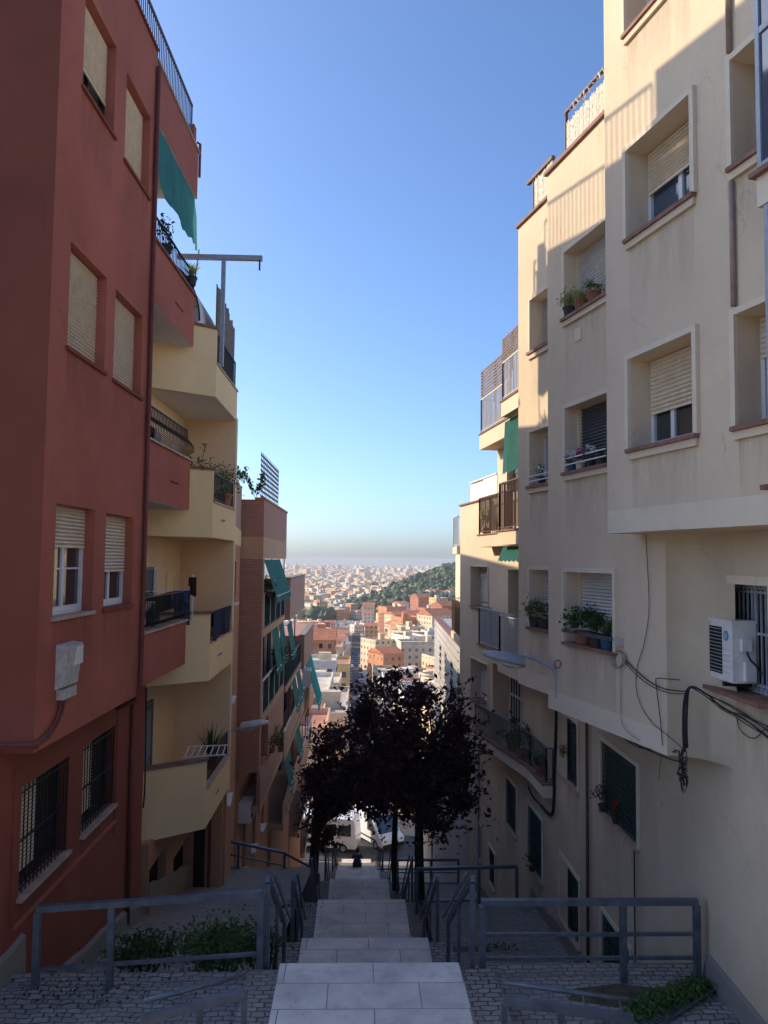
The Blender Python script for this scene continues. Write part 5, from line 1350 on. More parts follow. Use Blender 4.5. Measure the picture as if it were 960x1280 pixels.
tag(mb.build('ground_ivy',M_leafg,None,at_z(835,1252,-5.04)),'low green ivy patch creeping along the drain on the right','ivy','low plants',None)['kind']='stuff'
r=random.Random(33); mb=MB()
for (x0,y0,z,n,sp) in ((-2.6,10.3,-6.1,400,.5),(-3.0,9.2,-5.08,120,.7),(1.75,10.6,-6.95,160,.2),(2.1,11.0,-7.1,120,.15),(-1.45,16.9,-7.9,200,.25),(2.9,16,-8.2,120,.3),(1.4,12.9,-6.7,160,.15),(-3.3,9.4,-5.1,60,.6)):
    for k in range(n):
        xx,yy=x0+r.gauss(0,sp),y0+max(-sp,min(sp,r.gauss(0,sp*.4)))
        mb.leaf((xx,yy,(zl(yy) if xx<0 else zr(yy))+abs(r.gauss(0,.05))),.055,r,0,.6)
o=mb.build('weeds',M_leafd,None,(0,10,-6)); o['kind']='stuff'
ga,gb=at_z(878,1233,-5.05),at_z(800,1282,-5.05)
t=thing('drain_grate',ga.lerp(gb,.5),'slotted dark drain grate crossing the cobbles beside the ivy','grate')
dr=(gb-ga).normalized(); sd=V3((-dr.y,dr.x,0)); L=(gb-ga).length
off=V3((0,0,-.155)); zof=-5.045
for q in (-.15,.15):
    a=V3((ga.x,ga.y,zof))+sd*q; mb=MB(); mb.bar(a,a+V3((dr.x,dr.y,0)).normalized()*L,.03,.05); mb.build('edge_bar',M_steel,t)
mb=MB(); n=int(L/.06)
for k in range(n):
    p=V3((ga.x,ga.y,zof+.005))+dr*(L*k/n); mb.bar(p-sd*.14,p+sd*.14,.03,.02)
mb.build('slats',M_steel,t)
# dirt patch (soil bed) by the right near rail, rusty cover plate on the lower cobbles
pz=at_z(770,1243,-5.05); mb=MB(); r=random.Random(5); n=18
mb.add([(pz.x,pz.y,-4.93)]+[(pz.x+cos(k/n*6.283)*.75*r.uniform(.8,1.15),pz.y+sin(k/n*6.283)*.3*r.uniform(.8,1.15),-5.10) for k in range(n)],[(0,1+k,1+(k+1)%n) for k in range(n)])
structure('soil_ground',mb,M_soil)
mb=MB(); c=(2.25,15.6); mb.box(c[0]-.45,c[0]+.45,c[1]-.5,c[1]+.5,-7.9,-7.83); tag(mb.build('cover_plate',M_pipebr,None,(c[0],c[1],-7.87)),'rusty brown cover plate set in the lower right cobbles','cover plate')
# ------------------------------------------------------------------ trees
def tree(label,base,fork,blobs,seed,leaf,thick=.12,mat=None):
    r=random.Random(seed); t=thing('plum_tree',base,label,'tree','purple leaved plum trees along the stairs')
    base=V3(base);fork=V3(fork); mb=MB(); lf=MB()
    mid=base.lerp(fork,.5)+V3((r.uniform(-.08,.08),r.uniform(-.08,.08),0))
    mb.tube(smooth_pts([base-V3((0,0,.3)),base.lerp(mid,.5),mid,fork],4),[thick*(1.25-.5*i/12) for i in range(13)],8)
    for c,R,nc,nl in blobs:
        c=V3(c)
        for k in range(nc):
            while True:
                p=V3((r.uniform(-1,1),r.uniform(-1,1),r.uniform(-1,1)))
                if .25<p.length<1: break
            q=c+V3((p.x*R[0],p.y*R[1],p.z*R[2])); m=fork.lerp(q,.5)+V3((r.gauss(0,.15),r.gauss(0,.15),.15))
            P=smooth_pts([fork-V3((0,0,.1)),m,q],4)
            mb.tube(P,[thick*.42*(1-.85*i/8) for i in range(9)],5)
            sg=r.choice((.12,.17,.22,.3,.42))
            for _ in range(int(nl*r.uniform(.45,1.25))):
                g=V3((r.gauss(0,sg),r.gauss(0,sg),r.gauss(0,sg*.75))); 
                if r.random()<.25: pp=P[r.randint(3,8)]
                else: pp=q
                lf.leaf(pp+g,leaf*r.choice((.6,.8,1,1,1.25)),r,0,.5)
            for _ in range(3):   # long outer sprays
                e=q+V3((r.gauss(0,.4),r.gauss(0,.4),r.gauss(0,.3))); mb.tube([q,e],[.012,.004],4)
                for j in range(14): lf.leaf(q.lerp(e,.3+.75*j/14)+V3((r.gauss(0,.04),r.gauss(0,.04),r.gauss(0,.04))),leaf,r,0,.5)
    mb.build('trunk',M_bark,t,smooth=True); lf.build('crown',mat or M_leafp,t)
tree('tallest purple leaved tree beside the stairs, on the right',(1.57,19.3,-9.3),(1.5,19.3,-6.0),[((1.2,19.4,-4.35),(1.45,1.3,1.6),46,170),((2.15,19.2,-5.1),(.6,.8,.9),12,150),((.2,19.6,-5.6),(.8,1.0,.6),10,150),((2.3,19.3,-6.0),(.35,.6,.55),5,110)],41,.15,.13)
tree('purple leaved tree left of the stairs, leaning over them',(-1.75,28.5,-12.2),(-1.5,28.5,-9.0),[((-.55,28.6,-7.6),(1.15,1.2,1.7),30,170),((-1.35,28.4,-9.2),(.55,.9,1.1),13,140),((-.5,28.4,-8.8),(.9,.8,.6),8,130)],42,.17,.12)
tree('farther purple leaved tree with a bare lower trunk, on the right',(1.42,28.0,-12.3),(1.35,28.0,-8.6),[((.9,28.2,-8.2),(1.3,1.2,1.1),22,160),((2.6,28,-9.3),(.9,.9,.9),10,130)],43,.17,.12)
tree('last purple leaved tree low on the left by the road',(-2.0,37.0,-15.6),(-1.8,37,-12.6),[((-1.0,37.2,-10.6),(1.7,1.3,1.05),22,150)],44,.2,.12)
# ------------------------------------------------------------------ person sitting on the stairs
def person():
    zst=-16.75; base=V3((xc(43.2)+.0,43.12,zst))
    t=thing('person',base,'person in dark blue clothes sitting on the stairs seen from behind','person')
    J={'pel':(0,0,.12),'sp':(0,.02,.34),'ch':(0,.05,.56),'nk':(0,.07,.70),'hd':(0,.09,.80),'ht':(0,.09,.90),
       'sl':(-.18,.05,.62),'el':(-.27,.14,.40),'wl':(-.16,.36,.33),'fl':(-.10,.44,.32),'sr':(.18,.05,.62),'er':(.27,.14,.40),'wr':(.16,.36,.33),'fr':(.10,.44,.32),
       'hl':(-.10,.06,.11),'kl':(-.15,.46,.20),'al':(-.14,.58,-.22),'tl':(-.14,.74,-.26),'hr':(.10,.06,.11),'kr':(.15,.46,.20),'ar':(.14,.58,-.22),'tr':(.14,.74,-.26)}
    E=[('pel','sp'),('sp','ch'),('ch','nk'),('nk','hd'),('hd','ht'),('ch','sl'),('sl','el'),('el','wl'),('wl','fl'),('ch','sr'),('sr','er'),('er','wr'),('wr','fr'),('pel','hl'),('hl','kl'),('kl','al'),('al','tl'),('pel','hr'),('hr','kr'),('kr','ar'),('ar','tr')]
    R={'pel':(.17,.13),'sp':(.16,.12),'ch':(.18,.12),'nk':(.055,.055),'hd':(.085,.10),'ht':(.075,.08),'sl':(.07,.07),'el':(.05,.05),'wl':(.034,.034),'fl':(.04,.03),'sr':(.07,.07),'er':(.05,.05),'wr':(.034,.034),'fr':(.04,.03),
       'hl':(.11,.11),'kl':(.075,.075),'al':(.05,.05),'tl':(.045,.035),'hr':(.11,.11),'kr':(.075,.075),'ar':(.05,.05),'tr':(.045,.035)}
    def skin(name,keys,edges,grow,mat,parent):
        me=bpy.data.meshes.new(name); idx={k:i for i,k in enumerate(keys)}
        me.from_pydata([J[k] for k in keys],[(idx[a],idx[b]) for a,b in edges if a in idx and b in idx],[])
        o=bpy.data.objects.new(name,me); COL.objects.link(o)
        sm=o.modifiers.new('s','SKIN'); sk=me.skin_vertices[0].data
        for k in keys: sk[idx[k]].radius=(R[k][0]*grow,R[k][1]*grow)
        sk[0].use_root=True
        o.modifiers.new('u','SUBSURF').render_levels=2; o.modifiers['u'].levels=2
        dg=bpy.context.evaluated_depsgraph_get(); m2=bpy.data.meshes.new_from_object(o.evaluated_get(dg))
        o.modifiers.clear(); o.data=m2; m2.materials.clear(); m2.materials.append(mat); m2.polygons.foreach_set('use_smooth',[True]*len(m2.polygons))
        o.parent=parent; return o
    body=skin('body',list(J),E,1.0,plain('skin_tone',(.35,.2,.14),.6),t)
    skin('shirt',['pel','sp','ch','sl','el','sr','er'],E,1.18,plain('dark_blue_shirt',(.035,.04,.16),.85),t)
    skin('trousers',['pel','hl','kl','al','hr','kr','ar'],E,1.15,plain('navy_trousers',(.025,.028,.07),.85),t)
    mb=MB(); mb.lathe(base+V3((0,.075,.86)),[(.02,.12),(.075,.095),(.105,.03),(.108,-.04),(.08,-.10),(.03,-.12)][::-1],12); mb.build('hair',plain('dark_hair',(.015,.012,.01),.6),t,smooth=True)
person()
# ------------------------------------------------------------------ vehicles on the cross street
def van(label,x,y,ang,L,W,H,seed,cab=True,group=None):
    zr_=interp([(57,-21.77),(68,-22.15)],y)+.0
    t=thing('parked_van',(x,y,zr_),label,'van',group); c,s=cos(ang),sin(ang)
    T=lambda p:V3((x+p[0]*c-p[1]*s,y+p[0]*s+p[1]*c,zr_+p[2]))
    # side profile (front towards +x)
    if cab: prof=[(-L/2,.35),(L/2-.05,.35),(L/2,.55),(L/2-.02,.95),(L/2-.55,1.15),(L/2-1.35,H-.25),(L/2-1.75,H),(-L/2+.15,H),(-L/2,H-.2)]
    else: prof=[(-L/2,.35),(L/2,.35),(L/2,1.1),(L/2-.12,H-.15),(L/2-.3,H),(-L/2+.2,H),(-L/2,H-.25)]
    def ext(mb,pr,w0,w1):
        n=len(pr); vs=[T((a,w0,b)) for a,b in pr]+[T((a,w1,b)) for a,b in pr]
        mb.add(vs,[(i,(i+1)%n,n+(i+1)%n,n+i) for i in range(n)]+[tuple(range(n-1,-1,-1)),tuple(range(n,2*n))])
    mb=MB(); ext(mb,prof,-W/2,W/2); mb.build('body',M_carw,t)
    xf=L/2
    if cab:
        mb=MB(); a=(xf-.6,1.2);b=(xf-1.33,H-.28); nx=.03
        mb.quad(T((a[0]+nx,-W/2+.12,a[1]+.02)),T((a[0]+nx,W/2-.12,a[1]+.02)),T((b[0]+nx,W/2-.16,b[1]+.02)),T((b[0]+nx,-W/2+.16,b[1]+.02))); mb.build('windscreen',M_glassb,t)
        for sd in (-1,1):
            o=sd*(W/2+.006); mb=MB(); mb.quad(T((xf-2.1,o,1.2)),T((xf-.95,o,1.2)),T((xf-1.5,o,H-.4)),T((xf-2.1,o,H-.4))); mb.build('side_window',M_glass,t)
            mb=MB(); mb.lathe(T((xf-.06,sd*(W/2-.25),.78)),[(.11,-.03),(.11,.05)],10,0,(c,s,0)); mb.build('headlight',M_glassb,t)
            mb=MB(); p=T((xf-1.05,sd*(W/2+.12),1.25)); mb.obox(p,(c*.05,s*.05,0),(-s*.09,c*.09,0),(0,0,.14)); mb.build('mirror',M_black,t)
        mb=MB(); p=T((xf+.01,0,.45)); mb.obox(p,(c*.05,s*.05,0),(-s*W*.48,c*W*.48,0),(0,0,.13)); mb.build('bumper',M_black,t)
    else:
        for sd in (-1,1):
            for k in range(5):
                o=sd*(W/2+.006); x0=-L/2+.4+k*(L-.6)/5; mb=MB(); mb.quad(T((x0,o,1.25)),T((x0+(L-.6)/5-.15,o,1.25)),T((x0+(L-.6)/5-.15,o,H-.45)),T((x0,o,H-.45))); mb.build('side_window',M_glass,t)
    for fx in (xf-.95,-xf+1.0):
        for sd in (-1,1):
            ax=V3((-s*sd,c*sd,0)); p=T((fx,sd*(W/2-.16),.34)); mb=MB(); mb.lathe(p,[(.2,0),(.34,.01),(.34,.17),(.22,.175),(.2,.16)],16,0,ax); w=mb.build('wheel',M_tyre,t)
            mb=MB(); mb.lathe(p,[(.2,.14),(.19,.165),(.05,.168)],12,0,ax); mb.build('rim',M_lamp,w)
            mb=MB(); mb.lathe(T((fx,sd*(W/2+.002),.36)),[(.43,0),(.43,.004)],16,0,ax) if False else None
    mb=MB()
    for sd in (-1,1): mb.quad(T((-xf+.1,sd*(W/2+.004),.62)),T((xf-.9,sd*(W/2+.004),.62)),T((xf-.9,sd*(W/2+.004),.74)),T((-xf+.1,sd*(W/2+.004),.74)))
    mb.build('rubbing_strip',M_black,t); return t
van('white van seen past the trees, its windscreen towards the stairs',1.3,61.6,-1.0,5.2,2.0,2.45,1)
van('long white minibus parked across the foot of the stairs, mostly behind the trees',-3.0,60.2,-.2,6.2,2.0,2.5,2,cab=False)
# ================================================================== THE TOWN BELOW
def wmat(name,c,win=(.05,.055,.065),sh=(.3,.26,.2),bw=2.9,bh=3.0,ms=.92):
    g=N(name); b=g.n('ShaderNodeTexBrick'); b.offset=0; b.squash=1; g.l(g.uv(),b.inputs['Vector'])
    b.inputs['Scale'].default_value=1; b.inputs['Brick Width'].default_value=bw; b.inputs['Row Height'].default_value=bh; b.inputs['Mortar Size'].default_value=ms; b.inputs['Mortar Smooth'].default_value=.0
    b.inputs['Color1'].default_value=(*win,1); b.inputs['Color2'].default_value=(*sh,1)
    nz=g.ramp(g.noise(g.obj(),.25,5),.3,.7); w=g.mix(nz,tuple(x*.85 for x in c),tuple(min(1,x*1.1) for x in c)); g.l(w,b.inputs['Mortar'])
    g.col(b.outputs['Color']); g.b.inputs['Roughness'].default_value=.85; return g.m
def pl(name,c): return plain(name,c,.85,0,.14,.4)
WC={'cream':(.80,.64,.42),'white':(.82,.75,.63),'ochre':(.74,.52,.24),'orange':(.68,.31,.14),'pink':(.72,.45,.31),'beige':(.70,.57,.40),'grey':(.52,.48,.43),'brick red':(.52,.21,.12)}
WALLW={k:wmat('town_'+k.replace(' ','_')+'_wall',v) for k,v in WC.items()}
WALLP={k:pl('town_'+k.replace(' ','_')+'_plain',v) for k,v in WC.items()}
RC={'terracotta tiled':(.56,.21,.11),'flat red tiled':(.50,.25,.16),'pale flat':(.66,.58,.47),'grey flat':(.45,.43,.41)}
ROOF={k:pl('roof_'+k.replace(' ','_'),v) for k,v in RC.items()}
rc=random.Random(2024)
CUR={}
def bx(mb,x,y,z0,z1,w,d,rot,mi=0,mt=None):
    c,s=cos(rot),sin(rot); P=[(x+a*c-b*s,y+a*s+b*c) for a,b in ((-w/2,-d/2),(w/2,-d/2),(w/2,d/2),(-w/2,d/2))]
    mb.prism(P,z0,z1,mi); return P
def gable(mb,x,y,z,w,d,rot,h,mi=0,ov=.4):
    c,s=cos(rot),sin(rot); q=lambda a,b,zz:(x+a*c-b*s,y+a*s+b*c,zz); W,D=w/2+ov,d/2+ov
    mb.add([q(-W,-D,z),q(W,-D,z),q(W,D,z),q(-W,D,z),q(-W,0,z+h),q(W,0,z+h)],[(0,1,5,4),(2,3,4,5),(0,4,3),(1,2,5),(0,3,2,1)],mi)
def house(label,x,y,w,d,h,rot,wall_,roof,huts=1,windows=False,group='houses of the town below',zb=None,tower=False):
    z=zt(y) if zb is None else zb
    t=thing('town_house',(x,y,z),label,'house',group)
    mb=MB(); bx(mb,x,y,z-3,z+h,w,d,rot); mb.build('wall',(WALLP if windows else WALLW)[wall_],t)
    mb=MB()
    if 'tiled' in roof and 'flat' not in roof: gable(mb,x,y,z+h+.01,w,d,rot,min(w,d)*.22); mb.build('roof',ROOF[roof],t)
    else:
        bx(mb,x,y,z+h+.002,z+h+.12,w-.5,d-.5,rot); rf=mb.build('roof',ROOF[roof],t)
        mb=MB(); c,s=cos(rot),sin(rot)
        for a,b,ww,dd in ((0,-d/2+.15,w,.25),(0,d/2-.15,w,.25),(-w/2+.15,0,.25,d-.6),(w/2-.15,0,.25,d-.6)):
            bx(mb,x+a*c-b*s,y+a*s+b*c,z+h+.003,z+h+.9,ww,dd,rot)
        mb.build('parapet',WALLP[wall_],t)
        for k in range(huts):
            a,b=rc.uniform(-w*.25,w*.25),rc.uniform(-d*.25,d*.25); mb=MB(); bx(mb,x+a*c-b*s,y+a*s+b*c,z+h+.121,z+h+rc.uniform(2,3),rc.uniform(2,3.5),rc.uniform(2,3.5),rot); mb.build('rooftop_hut',WALLP[rc.choice(('cream','white',wall_))],rf)
    if windows:
        c,s=cos(rot),sin(rot)
        q=lambda a,b,zz:V3((x+a*c-b*s,y+a*s+b*c,zz))
        nf=int(h/3)
        for fl in range(nf):
            zz=z+h-2.6-3*fl
            for side in (0,1):   # the two faces the stairs can see
                L=w if side==0 else d; n=max(1,int(L/2.8))
                for k in range(n):
                    m=-L/2+L*(k+.5)/n; 
                    if side==0: cpt=lambda a,o,zz:q(a,-d/2-o,zz)
                    else:
                        sg=1 if x<0 else -1
                        cpt=lambda a,o,zz:q(sg*(w/2+o),a,zz)
                    mb=MB(); mb.hexa([cpt(m-.55,.0,zz),cpt(m+.55,.0,zz),cpt(m+.55,.05,zz),cpt(m-.55,.05,zz),cpt(m-.55,.0,zz+1.5),cpt(m+.55,.0,zz+1.5),cpt(m+.55,.05,zz+1.5),cpt(m-.55,.05,zz+1.5)])
                    mb.build('window',M_dark if rc.random()<.5 else M_slatg,t)
    return t
USED=[]
def free(x,y,r):
    return all((x-a)**2+(y-b)**2>(r+c)**2 for a,b,c in USED)
SEEN={}
def say(base,where):
    k=base+' '+where; SEEN[k]=SEEN.get(k,0)+1; return k
# landmarks of the view
def lm(u,v,d): p=at_d(u,v,d); return p.x,p.z
# long white apartment block with its gable's shade painted in grey
x0,_=lm(398,760,900); x1,_=lm(446,760,900); zt0=at_d(420,757,900).z; zb0=at_d(420,775,900).z
t=thing('apartment_slab',((x0+x1)/2,900,zb0),'long white apartment slab with rows of dark windows and a gable end painted in shade','building')
rotS=-.88
mb=MB(); W_=(x1-x0)*1.3; bx(mb,(x0+x1)/2,900,zb0-4,zt0,W_,15,rotS); mb.build('wall',WALLP['white'],t)
c,s=cos(rotS),sin(rotS)
q=lambda a,b,zz:V3(((x0+x1)/2+a*c-b*s,900+a*s+b*c,zz))
nfl=max(4,int((zt0-zb0)/3.4)); nco=12
for f_ in range(nfl):
    for k in range(nco):
        a=-W_/2+W_*(k+.5)/nco; zz=zb0+1+(zt0-zb0-1)*f_/nfl; mb=MB(); o=-7.5
        mb.hexa([q(a-1.1,o,zz),q(a+1.1,o,zz),q(a+1.1,o-.15,zz),q(a-1.1,o-.15,zz),q(a-1.1,o,zz+2),q(a+1.1,o,zz+2),q(a+1.1,o-.15,zz+2),q(a-1.1,o-.15,zz+2)]); mb.build('window',M_slatg,t)
mb=MB(); bx(mb,*q(W_/2+.3,0,0).xy,zb0-4,zt0+.5,.5,15.2,rotS); mb.build('gable_wall',WALLP['grey'],t)  # grey stands in for the shade on the white end wall
mb=MB(); bx(mb,(x0+x1)/2,900,zt0+.01,zt0+.6,W_-1,14,rotS); mb.build('roof',ROOF['grey flat'],t)
USED.append(((x0+x1)/2,900,W_*.55))
# big grey industrial roof, left of the street
X,_=lm(405,800,420)
t=thing('warehouse',(X,420,zt(420)),'wide low warehouse with a pale grey pitched roof left of the long street','warehouse')
zz=at_d(405,806,410).z; mb=MB(); bx(mb,X-4,424,zt(420)-4,zz,30,30,.25); mb.build('wall',WALLP['cream'],t); mb=MB(); gable(mb,X-4,424,zz+.02,30,30,.25,4.0); mb.build('roof',ROOF['grey flat'],t); USED.append((X-4,424,18))
def place(label,u,vt,d,w,dp,rot,wl,rf,windows=False,huts=1):
    X,Z=lm(u,vt,d); z=zt(d); h=max(4,Z-z); house(label,X,d,w,dp,h,rot,wl,rf,huts,windows); USED.append((X,d,max(w,dp)*.55))
# flat u, top v, distance, width ...
place('orange walled house with a red tiled roof next to the brick blocks',386,797,250,17,14,.0,'orange','terracotta tiled',True,0)
place('white low house with a flat roof below the orange walled house',398,826,190,9,12,0,'white','pale flat',True)
place('ochre flat roofed house beside the street, its roof edge bare',424,829,210,6,16,0,'ochre','flat red tiled',True,0)
place('white shed roof left of the narrow yard below the turquoise awning',396,858,135,5,22,0,'white','pale flat',False,0)
place('pale low building with a terrace above the narrow yard',408,852,160,6,14,0,'cream','pale flat',True)
place('small brick house low beside the turquoise awning',391,905,98,4,12,0,'pink','flat red tiled',False,0)
place('grey low building along the near left side of the street',421,880,118,3.5,22,0,'beige','grey flat',False,1)
place('plain white tower house closing the left side of the street',446,781,640,13,16,.5,'white','pale flat')
place('tall orange gable house over the purple tree',508,772,480,14,14,.5,'orange','flat red tiled')
place('broad orange and cream block in the middle right of the town',514,768,560,14,20,.5,'orange','terracotta tiled')
place('deep orange block just above the tree top',490,759,620,18,14,.5,'orange','flat red tiled')
place('tall brick red block below the wooded hill',526,746,700,14,14,.5,'brick red','terracotta tiled')
place('yellow tall house below the wooded hill near the cream balconies',548,748,680,12,12,.5,'ochre','pale flat')
place('wide pale concrete hall over the tree top on the right',526,803,330,19,11,.12,'beige','pale flat')
place('cream house with tall ribs right of the orange block',545,768,470,17,17,.5,'cream','terracotta tiled')
place('brick red house at the edge of the grey panelled block',557,757,520,15,14,.5,'brick red','terracotta tiled')
place('white flat topped house above the pale hall',541,790,380,9,12,.2,'white','pale flat')
place('cream terraced house above the tree top, left part',474,800,360,12,14,.5,'cream','flat red tiled')
place('orange low house at the street corner behind the tree',482,815,300,9,12,.5,'orange','terracotta tiled')
kinds=list(WC); wts=[7,4.5,2.5,3.5,2,4,1,2]; roofs=list(RC); n=0
adj={0:'small',1:'middling',2:'tall'}
for (d0,d1,cs) in ((76,300,13.5),(300,800,17.5)):
    d=d0
    while d<d1:
        xl,xr=-.10*d-6,.155*d+8; x=xl+rc.uniform(0,cs)
        while x<xr:
            dd=d+rc.uniform(-.2,.2)*cs; near=abs(x-sx(dd))<cs*1.25; 
            w=cs*rc.uniform(.42,.68); dp=cs*rc.uniform(.8,1.1)
            ok=abs(x-sx(dd))>5.4+w/2+(0 if near else 2) and free(x,dd,max(w,dp)*.42)
            if ok and n<285:
                wl=rc.choices(kinds,wts)[0]; rf=rc.choices(roofs,[4,4,3,2])[0]
                h=rc.uniform(6,11) if d<300 else rc.choice((rc.uniform(6,11),rc.uniform(9,16),rc.uniform(12,21)))
                if d<170 and x<0: h=rc.uniform(4.5,8)
                uu=452+960*x/dd
                if x<sx(dd) and dd>280:
                    h=min(h,-.081*dd-zt(dd))
                    if h<4: x+=cs; continue
                rot=0 if near else rc.choice((.45,.5,.55,.4))+rc.uniform(-.12,.12)
                if near: x_=sx(dd)+(5.5+w/2)*(1 if x>0 else -1); x=x_
                if near and not free(x,dd,max(w,dp)*.42): x+=cs; continue
                side='left of' if x<sx(dd) else 'right of'
                where=('near the vans','a little downhill','halfway down','at the far end')[0 if dd<130 else 1 if dd<260 else 2 if dd<480 else 3]
                lab='%s %s house, %s roof, %s the street, %s'%(adj[0 if h<8 else 1 if h<13 else 2],wl,rf,side,where)
                house(lab,x,dd,w,dp,h,rot,wl,rf,1 if rc.random()<.7 else 0,False); n+=1; USED.append((x,dd,max(w,dp)*.5))
            x+=cs
        d+=cs
# parked cars along the far street
GC='cars parked along the long street'
cols={'dark':(.03,.03,.035),'silver':(.45,.46,.47),'white':(.72,.72,.72),'blue':(.05,.10,.25),'red':(.35,.03,.02),'grey':(.16,.17,.18)}
CM={k:plain('car_'+k,v,.3,0,.03,2,.5) for k,v in cols.items()}
k=0
for d in list(range(150,470,13)):
    for sd in (1,-1):
        if rc.random()<.25: continue
        cn=rc.choice(list(cols)); x=sx(d)+sd*2.15; z=zt(d)+.07
        t=thing('parked_car',(x,d,z),'%s car parked on the %s kerb of the long street %s'%(cn,'right' if sd>0 else 'left',('near the tree top','about halfway along','towards its far end')[0 if d<250 else 1 if d<360 else 2]),'car',GC)
        mb=MB(); W_=.86
        pr=[(-2.1,.3),(2.1,.3),(2.15,.7),(1.2,.88),(.7,1.38),(-1.0,1.42),(-1.8,.95),(-2.15,.85)]
        nn=len(pr); vs=[(x-W_,d+a,z+b) for a,b in pr]+[(x+W_,d+a,z+b) for a,b in pr]
        mb.add(vs,[(i,(i+1)%nn,nn+(i+1)%nn,nn+i) for i in range(nn)]+[tuple(range(nn-1,-1,-1)),tuple(range(nn,2*nn))]); mb.build('body',CM[cn],t)
        mb=MB(); mb.quad((x-.75,d-1.08,z+1.36),(x+.75,d-1.08,z+1.36),(x+.75,d-1.84,z+.97),(x-.75,d-1.84,z+.97)); mb.build('rear_window',M_glass,t)
        for yy in (-1.3,1.3):
            for xx in (-.84,.84):
                mb=MB(); mb.lathe((x+xx-.06,d+yy,z+.31),[(.3,0),(.3,.12)],8,0,(1,0,0)); mb.build('wheel',M_tyre,t)
# distant town as one mass
mats=[WALLW[k] for k in ('cream','white','beige','pink','ochre','orange','grey')]+[ROOF[k] for k in RC]
mb=MB(); nm=7
HX,HD,HRX,HRD=262,1120,250,330
def hillz(x,y):
    e=((x-HX)/HRX)**2+((y-HD)/HRD)**2
    b=70*max(0,1-e)**.9; e2=((x-60)/85)**2+((y-930)/150)**2
    return max(b,17*max(0,1-e2)**.8)
for (d0,d1,cs) in ((800,1500,21),(1500,2600,29),(2600,6500,42)):
    d=d0
    while d<d1:
        xl,xr=-.11*d,.15*d; x=xl+rc.uniform(0,cs)
        while x<xr:
            dd=d+rc.uniform(-.3,.3)*cs; hz=hillz(x,dd)
            if hz<6 and free(x,dd,cs*.4) and rc.random()<.9:
                w=cs*rc.uniform(.4,.7); dp=cs*rc.uniform(.6,.95); z=zt(dd)+hz; h=rc.uniform(8,18)
                if d>2600: h=rc.uniform(9,19)+(rc.uniform(10,22) if rc.random()<.03 else 0)
                rot=rc.choice((.45,.5,.55,.4))+rc.uniform(-.15,.15)
                bx(mb,x,dd,z-2,z+h,w,dp,rot,rc.choices(range(nm),(9,6,4,2,3,2,1))[0])
                bx(mb,x,dd,z+h+.05,z+h+.4,w*.93,dp*.93,rot,nm+rc.choices(range(4),(3,2,6,2))[0])
                if rc.random()<.5: bx(mb,x+rc.uniform(-.2,.2)*w,dd+rc.uniform(-.2,.2)*dp,z+h+.4,z+h+3,w*.25,dp*.25,rot,rc.randrange(nm))
            x+=cs
        d+=cs
o=mb.build('distant_town',mats); tag(o,'pale hazy town spreading across the plain to the horizon','town',None,'stuff')
# row of houses along the foot of the wooded hill
for k in range(13):
    u=488+6.2*k; X,Z=lm(u,741+1.5*sin(k*1.3)-k*.25,900); wl=('cream','pink','white','orange','cream','beige')[k%6]
    house('%s house number in the terrace row along the foot of the wooded hill'.replace(' number','')%wl if False else '%s house, %s roof, in the row under the hill, %s'%(wl,('terracotta tiled','flat red tiled')[k%2],('left end','left of middle','right of middle','right end')[min(3,k//4)]),X,900+k%3,6.5,9,8,.55,wl,('terracotta tiled','flat red tiled')[k%2],0,False,'houses in the row below the wooded hill',Z-8)
# hill and woods
mb=MB(); nx,ny=40,30
xs=[-60+600*i/nx for i in range(nx+1)]; ys=[760+720*j/ny for j in range(ny+1)]
vs=[(x,y,zt(y)+hillz(x,y)-.4) for y in ys for x in xs]
mb.add(vs,[(j*(nx+1)+i,j*(nx+1)+i+1,(j+1)*(nx+1)+i+1,(j+1)*(nx+1)+i) for j in range(ny) for i in range(nx)])
structure('hill',mb,plain('hill_earth',(.13,.12,.07),.95,0,.25,.05),smooth=True)
import bmesh
bm=bmesh.new(); bmesh.ops.create_icosphere(bm,subdivisions=2,radius=1); bm.verts.ensure_lookup_table()
ICO=[v.co.copy() for v in bm.verts]; ICF=[[v.index for v in f.verts] for f in bm.faces]; bm.free()
from mathutils import noise as mnoise
def lump(mb,c,R,r,mi=0):
    sx_,sz=R*r.uniform(.85,1.15),R*r.uniform(.8,1.2); o=V3((r.uniform(0,99),r.uniform(0,99),r.uniform(0,99)))
    vs=[]
    for v in ICO:
        k=1+.55*mnoise.noise(v*2.1+o)+.18*r.uniform(-1,1); vs.append((c[0]+v.x*sx_*k,c[1]+v.y*sx_*k,c[2]+v.z*sz*k))
    mb.add(vs,ICF,mi)
ml=[leafmat('wood_green',(.035,.06,.022),(.06,.09,.03),.0),leafmat('wood_dark_green',(.022,.042,.02),(.04,.062,.025),.0),leafmat('wood_light_green',(.06,.085,.03),(.085,.11,.04),.0)]
mb=MB(); r=random.Random(77); cnt=0
while cnt<2700:
    x=r.uniform(-30,340); y=r.uniform(790,1180)
    hz=hillz(x,y)
    if hz<2.5: continue
    if x/y>.16 or (y>HD+20): cnt+=1; continue
    R=r.uniform(3.2,6.2); z=zt(y)+hz
    for _ in range(2): lump(mb,(x+r.uniform(-2,2),y+r.uniform(-2,2),z+R*r.uniform(.5,1.1)),R*r.uniform(.6,1),r,r.choices((0,1,2),(5,4,2))[0])
    cnt+=1
tag(mb.build('hill_woods',ml),'dense green wood covering the hill above the town','woods',None,'stuff')
mb=MB()
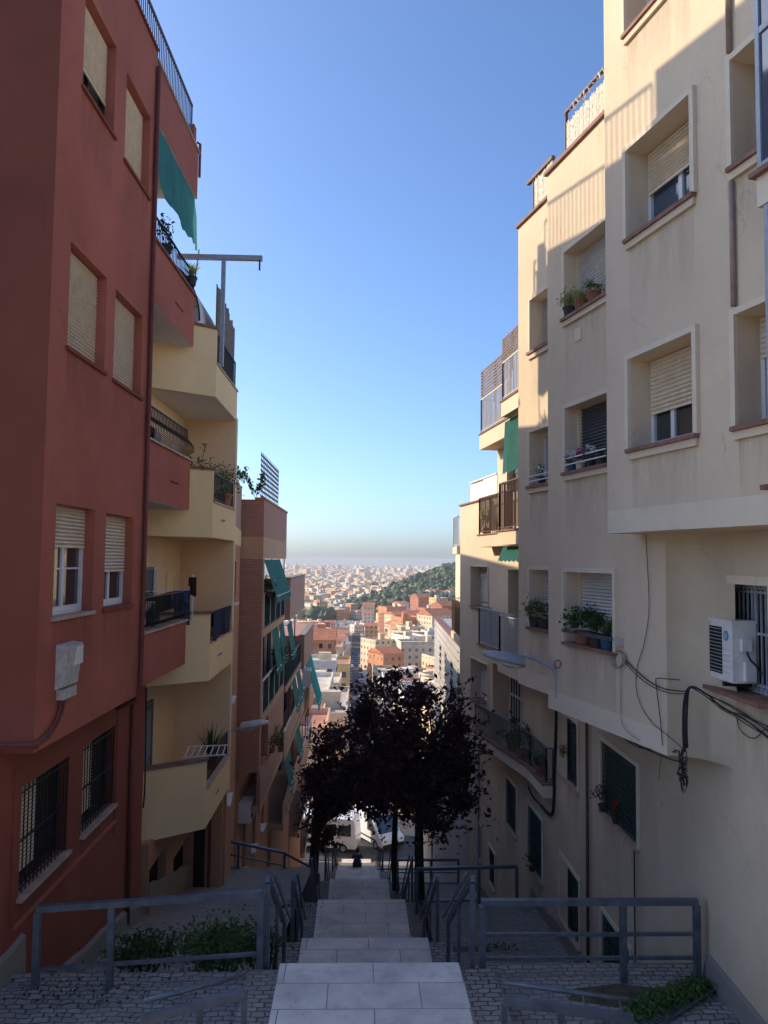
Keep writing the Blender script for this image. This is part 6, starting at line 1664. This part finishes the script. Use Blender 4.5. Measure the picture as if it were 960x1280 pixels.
for (u,v,d,n,w) in ((408,728,1900,26,60),(430,727,2000,22,60),(418,740,1450,12,20),(384,745,1300,10,18),(445,749,1150,12,14),(455,735,1500,18,50),(470,728,1900,20,50),(400,733,1700,14,30),(395,772,780,8,14),(432,733,1600,16,50),(480,741,1000,20,24),(500,748,860,30,26),(520,750,840,24,22)):
    X,_=lm(u,v,d)
    for _ in range(n):
        x=X+r.gauss(0,w*.5); y=d+r.gauss(0,25); lump(mb,(x,y,zt(y)+hillz(x,y)+3+r.uniform(0,4)),r.uniform(3.5,7)*(1+d/4000),r,r.choice((0,1)))
tag(mb.build('park_woods',ml),'dark clumps of trees scattered through the distant town','trees',None,'stuff')

# ================================================================== HAZE, LIGHT, WORLD
HAZE=0.00013
mb=MB(); mb.box(-6200,6200,-60,9200,-78,17); hz=mb.build('haze',[]); hz['kind']='stuff'
hm=bpy.data.materials.new('haze_air'); hm.use_nodes=True; nt=hm.node_tree; nt.nodes.clear()
out=nt.nodes.new('ShaderNodeOutputMaterial'); pv=nt.nodes.new('ShaderNodeVolumePrincipled'); pv.inputs['Color'].default_value=(.68,.735,.80,1); pv.inputs['Density'].default_value=HAZE; pv.inputs['Anisotropy'].default_value=0
nt.links.new(pv.outputs[0],out.inputs['Volume']); hz.data.materials.clear(); hz.data.materials.append(hm)
TO_SUN=V3((-1,.45,.55)).normalized()
el=math.asin(TO_SUN.z); az=atan2(TO_SUN.x,TO_SUN.y)
w=bpy.data.worlds.new('World'); scene.world=w; w.use_nodes=True; nt=w.node_tree
bg=nt.nodes['Background']; sk=nt.nodes.new('ShaderNodeTexSky'); sk.sky_type='NISHITA'; sk.sun_disc=False; sk.sun_elevation=el; sk.sun_rotation=az
sk.air_density=.8; sk.dust_density=1.65; sk.ozone_density=6.0; sk.altitude=100
nt.links.new(sk.outputs[0],bg.inputs[0]); bg.inputs[1].default_value=SKYS
sl=bpy.data.lights.new('sun','SUN'); sl.energy=SUNS; sl.angle=radians(.5); sl.color=(1,.82,.58)
so=bpy.data.objects.new('sun',sl); COL.objects.link(so); so.rotation_euler=(-TO_SUN).to_track_quat('-Z','Y').to_euler(); so.location=(-60,40,40)
scene.view_settings.view_transform='Standard'; scene.view_settings.look='None'; scene.view_settings.gamma=1; scene.view_settings.use_curve_mapping=False
scene.view_settings.exposure=EXPO
cy_=scene.cycles; cy_.use_denoising=True; cy_.max_bounces=12; cy_.diffuse_bounces=9; cy_.volume_bounces=1; cy_.caustics_reflective=False; cy_.caustics_refractive=False
try: cy_.denoiser='OPENIMAGEDENOISE'
except Exception: pass
cy_.sample_clamp_indirect=6
